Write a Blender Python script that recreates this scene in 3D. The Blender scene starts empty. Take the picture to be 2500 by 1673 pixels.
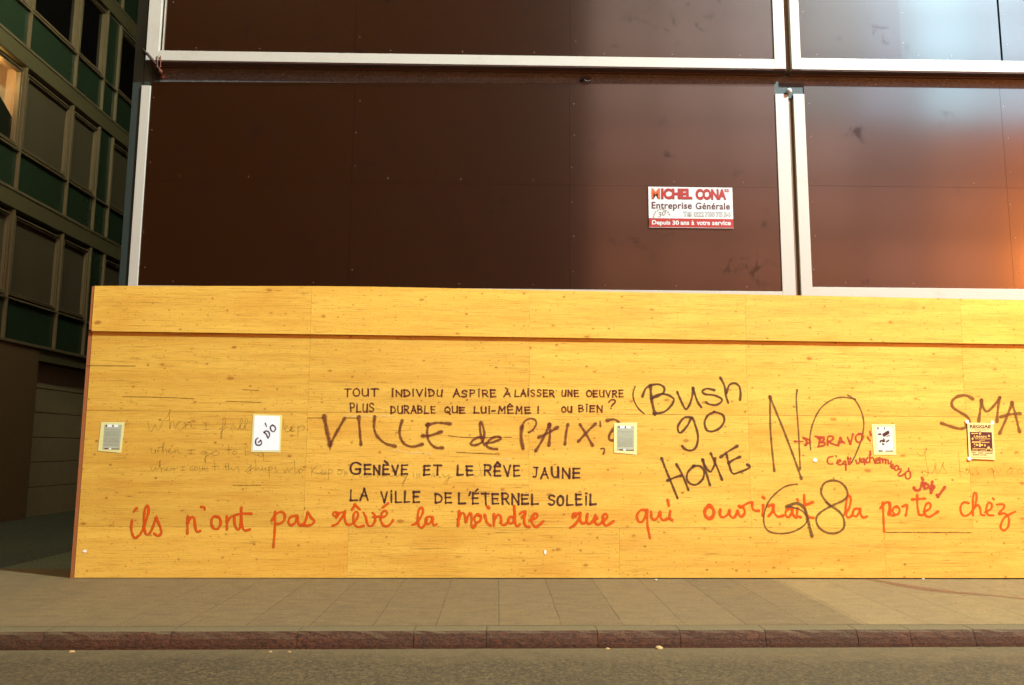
import bpy, bmesh, math, random
from mathutils import Vector, Matrix
random.seed(7)
R = math.radians
sc = bpy.context.scene
COL = sc.collection

# ------------------------------------------------------------------ camera
FPX, CX, CY = 1984.3, 1250.0, 836.5            # focal length in pixels of the 2500 px photograph
PITCH, YAW, ROLL = R(7.485), R(0.926), R(0.364)
CAM = Vector((0.0, -9.3, 1.44))
def _basis():
    cp, sp, c, s = math.cos(PITCH), math.sin(PITCH), math.cos(YAW), math.sin(YAW)
    f = Vector((s*cp, c*cp, sp)); rt = Vector((c, -s, 0)); up = rt.cross(f)
    cr, sr = math.cos(ROLL), math.sin(ROLL)
    return cr*rt + sr*up, -sr*rt + cr*up, f
RT, UP, FW = _basis()
cd = bpy.data.cameras.new('camera'); cam = bpy.data.objects.new('camera', cd); COL.objects.link(cam)
cd.sensor_fit = 'HORIZONTAL'; cd.sensor_width = 36; cd.lens = FPX/2500*36
cd.clip_start = 0.1; cd.clip_end = 500
m = Matrix((RT, UP, -FW)).transposed().to_4x4(); m.translation = CAM
cam.matrix_world = m
sc.camera = cam

def at(u, v, axis=1, val=0.0):
    "the point of the plane axis=val seen at pixel u, v of the 2500 px photograph"
    d = RT*((u-CX)/FPX) + UP*(-(v-CY)/FPX) + FW
    return CAM + d*((val-CAM[axis])/d[axis])

# ------------------------------------------------------------------ world, exposure
w = bpy.data.worlds.new('World'); sc.world = w; w.use_nodes = True
nt = w.node_tree; bg = nt.nodes['Background']
sky = nt.nodes.new('ShaderNodeTexSky'); sky.sky_type = 'NISHITA'; sky.sun_disc = False
sky.sun_elevation = R(-4); sky.sun_rotation = R(200)
nt.links.new(sky.outputs[0], bg.inputs[0]); bg.inputs[1].default_value = 0.05
vs = sc.view_settings
vs.view_transform = 'Standard'; vs.look = 'None'; vs.exposure = 1.25; vs.gamma = 1.0
vs.use_curve_mapping = False
sc.cycles.transparent_max_bounces = 32
sc.cycles.sample_clamp_indirect = 6.0

# light settings, used by the lamp builders further down
COOL_LAMP  = dict(loc=(12.2, -8.8, 18.0), power=10500, color=(0.74, 0.96, 1.0), size=1.2)
WARM_LAMP  = dict(loc=(-6.4, -5.0, 16.5), power=420, color=(1.0, 0.74, 0.42), size=0.7)
ALLEY_FILL = dict(loc=(-5.2, 3.2, 13.0), power=240, color=(0.90, 1.0, 0.62), size=0.8)  # added fill for the block across the alley
AMBER_LAMP = dict(loc=(14.4, -8.6, 5.9), power=470, color=(1.0, 0.28, 0.05), size=2.0)
FACADE_GLOW = 0.55  # strength of the added panes that the brown panels reflect

# ------------------------------------------------------------------ node helpers
def lin(r, g, b):
    f = lambda c: (c/255/12.92) if c/255 <= .04045 else ((c/255+.055)/1.055)**2.4
    return (f(r), f(g), f(b), 1)
class NB:
    def __init__(s, name):
        s.m = bpy.data.materials.new(name); s.m.use_nodes = True
        s.t = s.m.node_tree; s.n = s.t.nodes; s.p = s.n['Principled BSDF']; s.out = s.n['Material Output']
    def new(s, typ, **k):
        n = s.n.new(typ)
        for a, b in k.items(): setattr(n, a, b)
        return n
    def link(s, a, b):
        s.t.links.new(a, b)
    def setin(s, sock, val):
        if isinstance(val, bpy.types.NodeSocket): s.link(val, sock)
        else:
            if sock.type == 'RGBA' and len(val) == 3: val = (*val, 1)
            sock.default_value = val
    def pos(s, scale=(1, 1, 1), swap=False):
        g = s.new('ShaderNodeNewGeometry')
        mp = s.new('ShaderNodeMapping'); mp.inputs['Scale'].default_value = scale
        if swap:      # (x, z, 0): a flat pattern for upright faces
            sp = s.new('ShaderNodeSeparateXYZ'); s.link(g.outputs['Position'], sp.inputs[0])
            cb = s.new('ShaderNodeCombineXYZ'); s.link(sp.outputs[0], cb.inputs[0]); s.link(sp.outputs[2], cb.inputs[1])
            s.link(cb.outputs[0], mp.inputs[0])
        else: s.link(g.outputs['Position'], mp.inputs[0])
        return mp.outputs[0]
    def noise(s, vec, scale=1, detail=3, rough=.55, dims='3D', dist=0):
        n = s.new('ShaderNodeTexNoise', noise_dimensions=dims)
        s.link(vec, n.inputs['Vector']); n.inputs['Scale'].default_value = scale
        n.inputs['Detail'].default_value = detail; n.inputs['Roughness'].default_value = rough
        n.inputs['Distortion'].default_value = dist
        return n.outputs[0]
    def ramp(s, fac, a, b, c0=(0, 0, 0), c1=(1, 1, 1), interp='LINEAR'):
        r = s.new('ShaderNodeValToRGB'); s.link(fac, r.inputs[0]); r.color_ramp.interpolation = interp
        e = r.color_ramp.elements; e[0].position = a; e[1].position = b
        e[0].color = (*c0[:3], 1); e[1].color = (*c1[:3], 1)
        return r.outputs[0]
    def rng(s, fac, a, b, c, d):
        r = s.new('ShaderNodeMapRange'); s.link(fac, r.inputs[0])
        for i, v in zip((1, 2, 3, 4), (a, b, c, d)): r.inputs[i].default_value = v
        return r.outputs[0]
    def math(s, op, a, b=None, clamp=False):
        n = s.new('ShaderNodeMath', operation=op, use_clamp=clamp); s.setin(n.inputs[0], a)
        if b is not None: s.setin(n.inputs[1], b)
        return n.outputs[0]
    def mix(s, fac, a, b, mode='MIX'):
        n = s.new('ShaderNodeMix', data_type='RGBA', blend_type=mode, clamp_factor=True)
        s.setin(n.inputs[0], fac); s.setin(n.inputs[6], a); s.setin(n.inputs[7], b)
        return n.outputs[2]
    def base(s, col, rough=.7, spec=.3, metal=0):
        s.setin(s.p.inputs['Base Color'], col); s.setin(s.p.inputs['Roughness'], rough)
        s.setin(s.p.inputs['Specular IOR Level'], spec); s.setin(s.p.inputs['Metallic'], metal)
        return s
    def bump(s, h, strength=.3, dist=.01):
        b = s.new('ShaderNodeBump'); s.link(h, b.inputs['Height'])
        b.inputs['Strength'].default_value = strength; b.inputs['Distance'].default_value = dist
        s.link(b.outputs[0], s.p.inputs['Normal']); return s

def simple(name, col, rough=.7, spec=.3, metal=0, var=.12, scale=6, bump=0):
    b = NB(name); v = b.pos()
    n = b.noise(v, scale, 4); f = b.rng(n, .25, .75, 1-var, 1+var)
    c = b.mix(1.0, col, b.ramp(n, 0, 1, (1-var,)*3, (1+var if var < .5 else 1,)*3), 'MULTIPLY')
    b.base(c, rough, spec, metal)
    if bump: b.bump(b.noise(v, scale*8, 3), bump, .004)
    return b.m

# ------------------------------------------------------------------ materials
def mat_plywood(name, tint):
    b = NB(name)
    oi = b.new('ShaderNodeObjectInfo'); rnd = oi.outputs['Random']
    off = b.math('MULTIPLY', rnd, 37.0)
    def shifted(scale):
        v = b.pos(scale, True); a = b.new('ShaderNodeVectorMath', operation='ADD')
        cb = b.new('ShaderNodeCombineXYZ'); b.link(off, cb.inputs[0]); b.link(off, cb.inputs[1]); b.link(off, cb.inputs[2])
        b.link(v, a.inputs[0]); b.link(cb.outputs[0], a.inputs[1]); return a.outputs[0]
    band = b.noise(shifted((.35, 7, 1)), 1, 4, .6)
    streak = b.noise(shifted((1.6, 55, 1)), 1, 4, .65)
    fine = b.noise(shifted((9, 260, 1)), 1, 2, .6)
    blot = b.noise(shifted((.9, 2.2, 1)), 1, 3, .5)
    col = b.mix(b.rng(band, .3, .7, 0, 1), (.72, .385, .044), (.92, .585, .096))
    col = b.mix(b.rng(streak, .35, .75, 0, .55), col, (.80, .46, .10))
    col = b.mix(b.rng(streak, .42, .25, 0, .40), col, (.46, .19, .025))
    col = b.mix(b.rng(blot, .54, .70, 0, .30), col, (.62, .23, .020))
    col = b.mix(b.rng(fine, .3, .7, 0, .42), col, (.50, .23, .03))
    str2 = b.noise(shifted((2.2, 120, 1)), 1, 3, .7)
    col = b.mix(b.rng(str2, .55, .68, 0, .75), col, (.42, .175, .02))
    sand = b.noise(b.pos((75, 75, 75)), 1, 3, .7)
    col = b.mix(b.rng(sand, .35, .65, .22, 0), col, (.55, .25, .03))
    # long dark grain lines
    ln = b.noise(shifted((.55, 34, 1)), 1, 2, .4)
    gate = b.noise(shifted((1.1, 9, 1)), 1, 2, .5)
    lf = b.math('MULTIPLY', b.rng(b.math('ABSOLUTE', b.math('SUBTRACT', ln, .5)), 0.0, .012, 1, 0), b.rng(gate, .54, .62, 0, .7))
    col = b.mix(lf, col, (.20, .075, .012))
    # knots and specks
    for sc_, thr, pick, c in (((6.0, 8.0, 1), .058, .72, (.20, .075, .010)), ((11, 15, 1), .062, .72, (.22, .08, .010)), ((23, 34, 1), .10, .74, (.24, .09, .010)), ((2.6, 5.0, 1), .05, .74, (.32, .11, .014))):
        v = shifted(sc_)
        wob = b.noise(v, 3.1, 2, .5)
        vo = b.new('ShaderNodeTexVoronoi', voronoi_dimensions='2D'); b.link(v, vo.inputs['Vector']); vo.inputs['Scale'].default_value = 1
        sp = b.new('ShaderNodeSeparateColor'); b.link(vo.outputs['Color'], sp.inputs[0])
        keep = b.math('GREATER_THAN', sp.outputs[0], pick)
        d = b.math('ADD', vo.outputs['Distance'], b.rng(wob, .2, .8, -.05, .05))
        d2 = b.math('SUBTRACT', d, b.rng(sp.outputs[1], 0, 1, -.05, .05))
        k = b.math('MULTIPLY', b.rng(d2, thr*.35, thr*.95, .72, 0), keep)
        col = b.mix(k, col, c)
        halo = b.math('MULTIPLY', b.rng(d2, thr, thr*2.4, .20, 0), keep)
        col = b.mix(halo, col, (.50, .21, .025))
    st_ = b.noise(shifted((.5, 1.7, 1)), 1.3, 4, .65)
    ge = b.new('ShaderNodeNewGeometry'); sx = b.new('ShaderNodeSeparateXYZ'); b.link(ge.outputs['Position'], sx.inputs[0])
    col = b.mix(b.math('MULTIPLY', b.rng(st_, .56, .70, 0, .42), b.rng(sx.outputs[0], .5, 3.5, .25, 1)), col, (.66, .22, .014))
    shade = b.rng(rnd, 0, 1, .87, 1.05)
    hs = b.new('ShaderNodeHueSaturation'); b.link(col, hs.inputs['Color']); b.link(shade, hs.inputs['Value'])
    col = b.mix(1.0, hs.outputs[0], tint, 'MULTIPLY')
    b.base(col, b.rng(band, .3, .7, .62, .5), .22)
    b.bump(streak, .12, .003)
    return b.m

def mat_panel():
    b = NB('brown_film_panel')
    oi = b.new('ShaderNodeObjectInfo')
    v = b.pos((1, 1, 1)); g = b.noise(b.pos((240, 240, 240)), 1, 2, .6)
    big = b.noise(v, 1.3, 4, .6); sm = b.noise(v, 4.2, 5, .65, dist=.6)
    col = b.mix(b.rng(g, .3, .7, 0, 1), (.0135, .0034, .0004), (.030, .0085, .0014))
    smud = b.math('MULTIPLY', b.rng(sm, .57, .66, 0, 1), b.rng(big, .50, .62, 0, 1))
    col = b.mix(b.math('MULTIPLY', smud, .75), col, (.010, .003, .001))
    rough = b.math('ADD', b.rng(g, .3, .7, .27, .33), b.math('MULTIPLY', smud, .22))
    b.base(col, b.math('ADD', rough, .08), b.rng(smud, 0, 1, .13, .04))
    b.setin(b.p.inputs['Coat Weight'], b.rng(smud, 0, 1, .95, .55)); b.setin(b.p.inputs['Coat Roughness'], b.rng(g, .3, .7, .11, .14))
    b.p.inputs['Coat IOR'].default_value = 1.95
    b.bump(g, .06, .0006)
    return b.m

def mat_stone(name, c0, c1, speck, scale=60, rough=.6, bump=.5):
    b = NB(name); v = b.pos()
    big = b.noise(v, 2.0, 4); g = b.noise(v, scale, 3, .7); s2 = b.noise(v, scale*1.7, 2, .6)
    col = b.mix(b.rng(g, .3, .7, 0, 1), c0, c1)
    col = b.mix(b.rng(big, .35, .7, 0, .5), col, c0)
    col = b.mix(b.rng(s2, .66, .74, 0, .9), col, speck)
    b.base(col, rough, .35); b.bump(g, bump, .006)
    return b.m

def mat_asphalt(name, c0, c1, grain=170):
    b = NB(name); v = b.pos()
    big = b.noise(v, .55, 5, .6); mid = b.noise(v, 5, 4, .6)
    vo = b.new('ShaderNodeTexVoronoi'); b.link(v, vo.inputs['Vector']); vo.inputs['Scale'].default_value = grain*.28
    g = b.noise(v, grain*.42, 4, .75)
    col = b.mix(b.rng(g, .36, .64, 0, 1), tuple(x*.62 for x in c0), tuple(x*1.3 for x in c1))
    col = b.mix(b.rng(mid, .4, .7, 0, .35), col, c0)
    col = b.mix(b.rng(big, .35, .65, .0, .45), col, tuple(x*.62 for x in c0))
    col = b.mix(b.math('MULTIPLY', b.rng(vo.outputs['Distance'], .0, .30, 1, 0), b.rng(mid, .42, .6, .15, .8)), col, tuple(min(1, x*1.9) for x in c1))
    co = b.noise(v, 34, 3, .6)
    col = b.mix(b.rng(co, .52, .66, 0, .6), col, tuple(min(1, x*1.75) for x in c1))
    col = b.mix(b.rng(co, .44, .34, 0, .6), col, tuple(x*.45 for x in c0))
    ge = b.new('ShaderNodeNewGeometry'); sp = b.new('ShaderNodeSeparateXYZ'); b.link(ge.outputs['Position'], sp.inputs[0])
    edge = b.math('ADD', sp.outputs[1], b.rng(mid, .3, .7, -.16, .16))
    dust = b.math('MULTIPLY', b.rng(edge, -3.05, -2.66, 0, .55), b.math('LESS_THAN', sp.outputs[1], -2.2))
    col = b.mix(dust, col, tuple(min(1, x*1.7) for x in c1))
    # tar-filled cracks
    cv = b.noise(v, 1.1, 5, .6, dist=.4); gate = b.noise(v, .35, 2)
    cr = b.math('MULTIPLY', b.rng(b.math('ABSOLUTE', b.math('SUBTRACT', cv, .5)), 0, .004, .8, 0), b.rng(gate, .52, .60, 0, 1))
    col = b.mix(cr, col, tuple(x*.3 for x in c0))
    b.base(col, .82, .3); b.bump(g, .6, .006)
    return b.m

def mat_pavement():
    b = NB('paving_slabs'); v = b.pos()
    ge = b.new('ShaderNodeNewGeometry'); sp = b.new('ShaderNodeSeparateXYZ'); b.link(ge.outputs['Position'], sp.inputs[0])
    x = sp.outputs[0]; y = sp.outputs[1]
    wob = b.noise(b.pos((.4, 1.3, 1)), 1, 2)
    xs = b.math('ADD', b.math('DIVIDE', b.math('SUBTRACT', x, 0.017), 0.517), b.rng(wob, 0, 1, -.02, .02))
    cell = b.math('FLOOR', xs); fr = b.math('ABSOLUTE', b.math('SUBTRACT', b.math('FRACT', b.math('ADD', xs, .5)), .5))
    wn = b.new('ShaderNodeTexWhiteNoise', noise_dimensions='1D'); b.link(cell, wn.inputs['W'])
    g = b.noise(v, 75, 4, .75); mid = b.noise(b.pos((4, 9, 4)), 1, 5, .6); big = b.noise(v, .7, 4)
    c0, c1 = (.085, .056, .022), (.235, .160, .066)
    col = b.mix(b.rng(g, .3, .7, 0, 1), c0, c1)
    col = b.mix(b.rng(mid, .42, .66, 0, .55), col, (.100, .066, .032))
    col = b.mix(b.rng(big, .4, .7, 0, .35), col, (.125, .085, .048))
    new = b.math('GREATER_THAN', x, 3.08)
    tint = b.mix(new, (.93, .84, .80), (1.22, 1.12, 1.0))
    col = b.mix(1.0, col, tint, 'MULTIPLY')
    cellv = b.rng(wn.outputs[0], 0, 1, .93, 1.06)
    hs = b.new('ShaderNodeHueSaturation'); b.link(col, hs.inputs['Color']); b.link(cellv, hs.inputs['Value']); col = hs.outputs[0]
    gate = b.math('MULTIPLY', b.math('GREATER_THAN', x, -3.35), b.math('LESS_THAN', y, 0.3))
    worn = b.rng(b.noise(b.pos((.5, 2.2, 1)), 1, 3), .32, .55, .25, .9)
    j = b.math('MULTIPLY', b.math('MULTIPLY', b.rng(fr, .005, .016, 1, 0), gate), worn)
    col = b.mix(b.math('MULTIPLY', j, .55), col, (.030, .020, .012))
    spots = b.noise(v, 22, 2, .5)
    col = b.mix(b.rng(spots, .66, .72, 0, .7), col, (.05, .033, .016))
    pale = b.noise(b.pos((9, 14, 9)), 1, 3, .6)
    col = b.mix(b.rng(pale, .60, .72, 0, .35), col, (.24, .17, .085))
    b.base(col, .75, .3)
    hgt = b.math('SUBTRACT', g, b.math('MULTIPLY', j, 1.2)); b.bump(hgt, .4, .006)
    return b.m

def mat_kerb():
    b = NB('kerb_granite'); v = b.pos()
    ge = b.new('ShaderNodeNewGeometry'); sp = b.new('ShaderNodeSeparateXYZ'); b.link(ge.outputs['Normal'], sp.inputs[0])
    top = b.rng(sp.outputs[2], .45, .8, 0, 1)
    n = b.noise(b.pos((30, 30, 46)), 1, 5, .7, dist=.8); g = b.noise(v, 120, 2, .7); big = b.noise(v, 1.4, 3)
    face = b.mix(b.rng(n, .38, .62, 0, 1), (.031, .0095, .0030), (.108, .034, .0110))
    face = b.mix(b.rng(big, .4, .65, 0, .5), face, (.050, .024, .008))
    tc = b.mix(b.rng(g, .3, .7, 0, 1), (.080, .054, .023), (.170, .115, .050))
    b.base(b.mix(top, face, tc), .8, .3)
    b.bump(b.math('ADD', n, b.math('MULTIPLY', g, .3)), .6, .018)
    return b.m

def mat_paint(name, col, soft=1.0, dens=.95, grain=.25):
    "paint or ink on the boards; thins out towards the edge of each stroke and over the grain"
    b = NB(name)
    a = b.new('ShaderNodeAttribute', attribute_name='ink')
    v = b.pos((30, 30, 90)); n = b.noise(v, 1, 3, .6); f = b.noise(b.pos((260, 260, 260)), 1, 2, .6)
    k = b.math('MULTIPLY', a.outputs['Fac'], b.rng(n, .25, .6, 1-grain, 1))
    k = b.math('SUBTRACT', k, b.math('MULTIPLY', b.rng(f, .3, .7, 0, .25), soft))
    k = b.math('MULTIPLY', b.math('MULTIPLY', k, 1.15, True), dens)
    b.base(col, .6, .2)
    tr = b.new('ShaderNodeBsdfTransparent'); mx = b.new('ShaderNodeMixShader')
    b.link(k, mx.inputs[0]); b.link(tr.outputs[0], mx.inputs[1]); b.link(b.p.outputs[0], mx.inputs[2])
    b.link(mx.outputs[0], b.out.inputs[0])
    return b.m

def mat_emit(name, col, strength):
    b = NB(name); b.base((0.02, .02, .02), .5)
    b.setin(b.p.inputs['Emission Color'], col); b.p.inputs['Emission Strength'].default_value = strength
    return b.m

M = {}
M['ply'] = mat_plywood('shuttering_plywood', (1, 1, 1))
M['nail'] = simple('rusty_nail_head', (.13, .050, .014), .6, .4)
M['batten'] = simple('raw_batten', (.32, .105, .038), .75, .2)
M['panel'] = mat_panel()
b = NB('white_frame_paint'); v_ = b.pos()
n_ = b.noise(v_, 3, 5, .65); g_ = b.noise(v_, 160, 2, .7)
c_ = b.mix(b.rng(g_, .3, .7, 0, 1), (.37, .335, .275), (.47, .43, .36))
c_ = b.mix(b.rng(n_, .55, .75, 0, .45), c_, (.33, .27, .19))
b.base(c_, .42, .4); M['white'] = b.m
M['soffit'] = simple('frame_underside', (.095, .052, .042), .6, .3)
M['gap'] = simple('joint_strip', (.20, .115, .060), .6, .3)
M['black'] = simple('black_gap', (.010, .009, .008), .8, .2)
M['band'] = mat_stone('speckled_stone', (.046, .046, .044), (.125, .122, .114), (.60, .54, .47), 34, .5)
M['pilaster'] = mat_stone('dark_green_stone', (.014, .020, .017), (.030, .038, .031), (.09, .10, .085), 90, .55, .3)
M['screw'] = simple('screw_head', (.30, .22, .15), .4, .5)
M['road'] = mat_asphalt('road_asphalt', (.047, .0285, .0105), (.084, .051, .0195))
M['alley'] = mat_asphalt('alley_asphalt', (.040, .043, .031), (.075, .076, .054))
M['pave'] = mat_pavement(); M['alleypave'] = mat_asphalt('green_grey_asphalt', (.080, .088, .055), (.14, .145, .09))
M['kerb'] = mat_kerb()
M['stain'] = mat_paint('red_marking', (.20, .055, .028), .8, .45, .5)
M['orange'] = mat_paint('orange_spray', (.66, .080, .004), .9, .92, .2)
M['red'] = mat_paint('red_marker', (.44, .058, .020), .9, .90, .3)
M['plum'] = mat_paint('plum_marker', (.120, .022, .012), .7, .88, .35)
M['plumspray'] = mat_paint('plum_spray', (.155, .034, .016), 1.0, .80, .35)
M['dark'] = mat_paint('dark_marker', (.075, .022, .020), .6, .93, .35)
M['spray'] = mat_paint('brown_black_spray', (.095, .036, .015), 1.0, .88, .25)
M['thinspray'] = mat_paint('thin_spray', (.13, .055, .018), 1.0, .78, .35)
M['brownspray'] = mat_paint('brown_spray', (.20, .065, .012), 1.0, .80, .3)
M['pencil'] = mat_paint('pencil', (.11, .045, .010), .5, .34, .6)
M['scratch'] = mat_paint('bare_scratch', (.85, .60, .20), .6, .7, .5)
M['crackline'] = mat_paint('dark_crack', (.10, .035, .008), .5, .75, .6)
# left building
M['lb_frame'] = simple('bronze_metal', (.20, .150, .095), .45, .5)
M['lb_band'] = simple('olive_metal', (.150, .125, .070), .5, .4, bump=.1)
M['lb_green'] = simple('green_glass_panel', (.034, .056, .034), .22, .5)
M['lb_wall'] = simple('brown_render', (.36, .265, .175), .85, .2)
M['lb_pier'] = simple('rough_pier', (.17, .105, .055), .9, .2, var=.35, scale=30, bump=.5)
M['lb_blind'] = simple('window_blind', (.115, .090, .060), .6, .35, scale=2)
M['lb_dark'] = simple('dark_glass', (.006, .005, .005), .12, .5)
M['lb_shadow'] = simple('dark_reveal', (.012, .010, .008), .8, .2)
M['room'] = simple('lit_room_wall', (.55, .42, .30), .9, .1)
M['curtain'] = simple('dark_blind', (.020, .024, .016), .9, .1)
b = NB('clear_glass'); b.base((1, 1, 1), .02, .5)
tr = b.new('ShaderNodeBsdfTransparent'); gl = b.new('ShaderNodeBsdfGlossy'); gl.inputs['Roughness'].default_value = .03
mx = b.new('ShaderNodeMixShader'); mx.inputs[0].default_value = .08
b.link(tr.outputs[0], mx.inputs[1]); b.link(gl.outputs[0], mx.inputs[2]); b.link(mx.outputs[0], b.out.inputs[0]); M['glass'] = b.m
# signs and papers
M['sign_white'] = simple('sign_white', (.50, .50, .48), .4, .4, var=.04)
M['sign_red'] = simple('sign_red', (.30, .012, .004), .45, .4, var=.08)
M['sign_shadow'] = simple('sign_letter_shadow', (.12, .016, .012), .5, .3)
M['sign_dark'] = simple('sign_dark_text', (.085, .016, .014), .5, .3)
M['sign_grey'] = simple('sign_outline', (.10, .06, .03), .5, .3)
M['sign_orange'] = simple('sign_faded', (.45, .085, .02), .5, .3)
M['sign_gold'] = simple('sign_wreath', (.17, .12, .06), .5, .3)
M['paper_white'] = simple('white_paper', (.80, .84, .86), .6, .2, var=.03)
M['paper_grey'] = simple('grey_green_paper', (.42, .43, .30), .7, .2, var=.15, scale=40)
M['paper_cool'] = simple('pale_paper', (.56, .58, .50), .7, .2, var=.15, scale=40)
M['paper_cream'] = simple('cream_paper', (.80, .58, .21), .7, .2, var=.05, scale=30)
M['tape'] = simple('cream_tape', (.74, .68, .28), .45, .4, var=.08, scale=50)
M['tape_white'] = simple('white_tape', (.88, .84, .72), .5, .3, var=.05)
M['ink'] = simple('print_ink', (.075, .022, .018), .6, .2)
M['ink_soft'] = simple('print_ink_soft', (.24, .22, .15), .7, .2)
M['plumblock'] = simple('plum_print', (.105, .020, .020), .6, .2, var=.3, scale=60)
M['gold_ink'] = simple('gold_print', (.74, .44, .10), .6, .2)
M['cable'] = simple('dark_cable', (.035, .020, .014), .6, .4)
M['rust'] = simple('rusty_steel', (.16, .055, .030), .7, .3, var=.3, scale=60)
M['litter_white'] = simple('litter_paper', (.42, .38, .30), .7, .2)
M['litter_tan'] = simple('litter_tan', (.42, .26, .10), .7, .2)
M['metal'] = simple('lamp_metal', (.25, .25, .25), .4, .5, .6)

# ------------------------------------------------------------------ object helpers
def tag(o, label=None, cat=None, group=None, kind=None):
    for k, v in (('label', label), ('category', cat), ('group', group), ('kind', kind)):
        if v: o[k] = v
    return o
def empty(name, loc, label, cat, group=None):
    o = bpy.data.objects.new(name, None); COL.objects.link(o); o.location = loc
    o.empty_display_size = .2
    return tag(o, label, cat, group)
class MB:
    "collects shapes in world coordinates; build() links them as ONE mesh object"
    def __init__(s): s.v = []; s.f = []; s.mi = []; s.ink = []; s.cur = 0
    def add(s, vs, fs, ink=None):
        o = len(s.v); s.v += [tuple(p) for p in vs]
        s.f += [tuple(i+o for i in f) for f in fs]; s.mi += [s.cur]*len(fs)
        s.ink += list(ink) if ink else [1.0]*len(vs)
        return s
    def box(s, x0, x1, y0, y1, z0, z1):
        vs = [(x, y, z) for x in (x0, x1) for y in (y0, y1) for z in (z0, z1)]
        return s.add(vs, [(0, 1, 3, 2), (4, 6, 7, 5), (0, 4, 5, 1), (2, 3, 7, 6), (0, 2, 6, 4), (1, 5, 7, 3)])
    def slab(s, pts, d):
        "polygon given as points, thickened by vector d"
        n = len(pts); d = Vector(d); vs = [Vector(p) for p in pts] + [Vector(p)+d for p in pts]
        fs = [tuple(range(n)), tuple(range(2*n-1, n-1, -1))] + [(i, i+n, (i+1) % n+n, (i+1) % n) for i in range(n)]
        return s.add(vs, fs)
    def quad(s, pts): return s.add(pts, [(0, 1, 2, 3)])
    def tube(s, pts, r, n=8):
        pts = [Vector(p) for p in pts]; rs = r if isinstance(r, (list, tuple)) else [r]*len(pts); vs = []; fs = []
        for i, p in enumerate(pts):
            t = (pts[min(i+1, len(pts)-1)] - pts[max(i-1, 0)]).normalized()
            a = t.cross(Vector((0, 0, 1)) if abs(t.z) < .9 else Vector((1, 0, 0))).normalized(); b_ = t.cross(a)
            vs += [p + (a*math.cos(k*2*math.pi/n) + b_*math.sin(k*2*math.pi/n))*rs[i] for k in range(n)]
        for i in range(len(pts)-1):
            for k in range(n): fs.append((i*n+k, i*n+(k+1) % n, (i+1)*n+(k+1) % n, (i+1)*n+k))
        fs += [tuple(range(n)), tuple(range((len(pts)-1)*n, len(pts)*n))]
        return s.add(vs, fs)
    def disc(s, c, r, n=10, ny=-1):
        c = Vector(c)
        return s.add([c + Vector((math.cos(k*2*math.pi/n)*r, 0, math.sin(k*2*math.pi/n)*r)) for k in range(n)], [tuple(range(n))])
    def build(s, name, mats, parent=None, bevel=0, smooth=False):
        mats = mats if isinstance(mats, (list, tuple)) else [mats]
        off = Vector(parent.matrix_world.translation) if parent else Vector((0, 0, 0))
        if parent:
            off = Vector((0, 0, 0)); q = parent
            while q: off += q.location; q = q.parent
        me = bpy.data.meshes.new(name)
        me.from_pydata([Vector(p)-off for p in s.v], [], s.f)
        for m_ in mats: me.materials.append(m_)
        me.polygons.foreach_set('material_index', s.mi)
        at_ = me.attributes.new('ink', 'FLOAT', 'POINT'); at_.data.foreach_set('value', s.ink)
        bm = bmesh.new(); bm.from_mesh(me); bmesh.ops.recalc_face_normals(bm, faces=bm.faces)
        if bevel: bmesh.ops.bevel(bm, geom=bm.edges[:], offset=bevel, segments=2, affect='EDGES', profile=.6)
        bm.to_mesh(me); bm.free()
        if smooth: me.polygons.foreach_set('use_smooth', [True]*len(me.polygons))
        o = bpy.data.objects.new(name, me); COL.objects.link(o)
        if parent: o.parent = parent
        return o

# ================================================================== THE GROUND
def kerb_y(x): return -2.552 + 0.0245*x          # top front edge of the kerb, slightly askew to the wall
XS = [-60, -20, -9, -4.7, -2, 0, 3.1, 6, 12, 60]
def lift(x): return max(0.0, min(.045, .0034*(x+4.6)))   # the pavement rises a little to the right
s = MB()
for a, c in zip(XS[:-1], XS[1:]):
    if c <= -5.9: continue
    a2 = max(a, -5.9)
    s.quad([(a2, kerb_y(a2)+.20, 0), (c, kerb_y(c)+.20, 0), (c, .7, lift(c)), (a2, .7, lift(a2))])
s.quad([(-60, kerb_y(-60)+.2, 0), (-5.9, kerb_y(-5.9)+.2, 0), (-5.9, .1, 0), (-60, .1, 0)])
tag(s.build('pavement', M['pave']), kind='structure')
s = MB(); s.quad([(-5.9, .7, -.001), (-4.7, .7, -.001), (-4.7, 40, -.001), (-5.9, 40, -.001)])
tag(s.build('alley_pavement', M['alleypave']), kind='structure')
s = MB(); s.quad([(-60, .1, -.004), (-5.9, .1, -.004), (-5.9, 40, -.03), (-60, 40, -.03)])
tag(s.build('alley_road', M['alley']), kind='structure')
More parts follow.
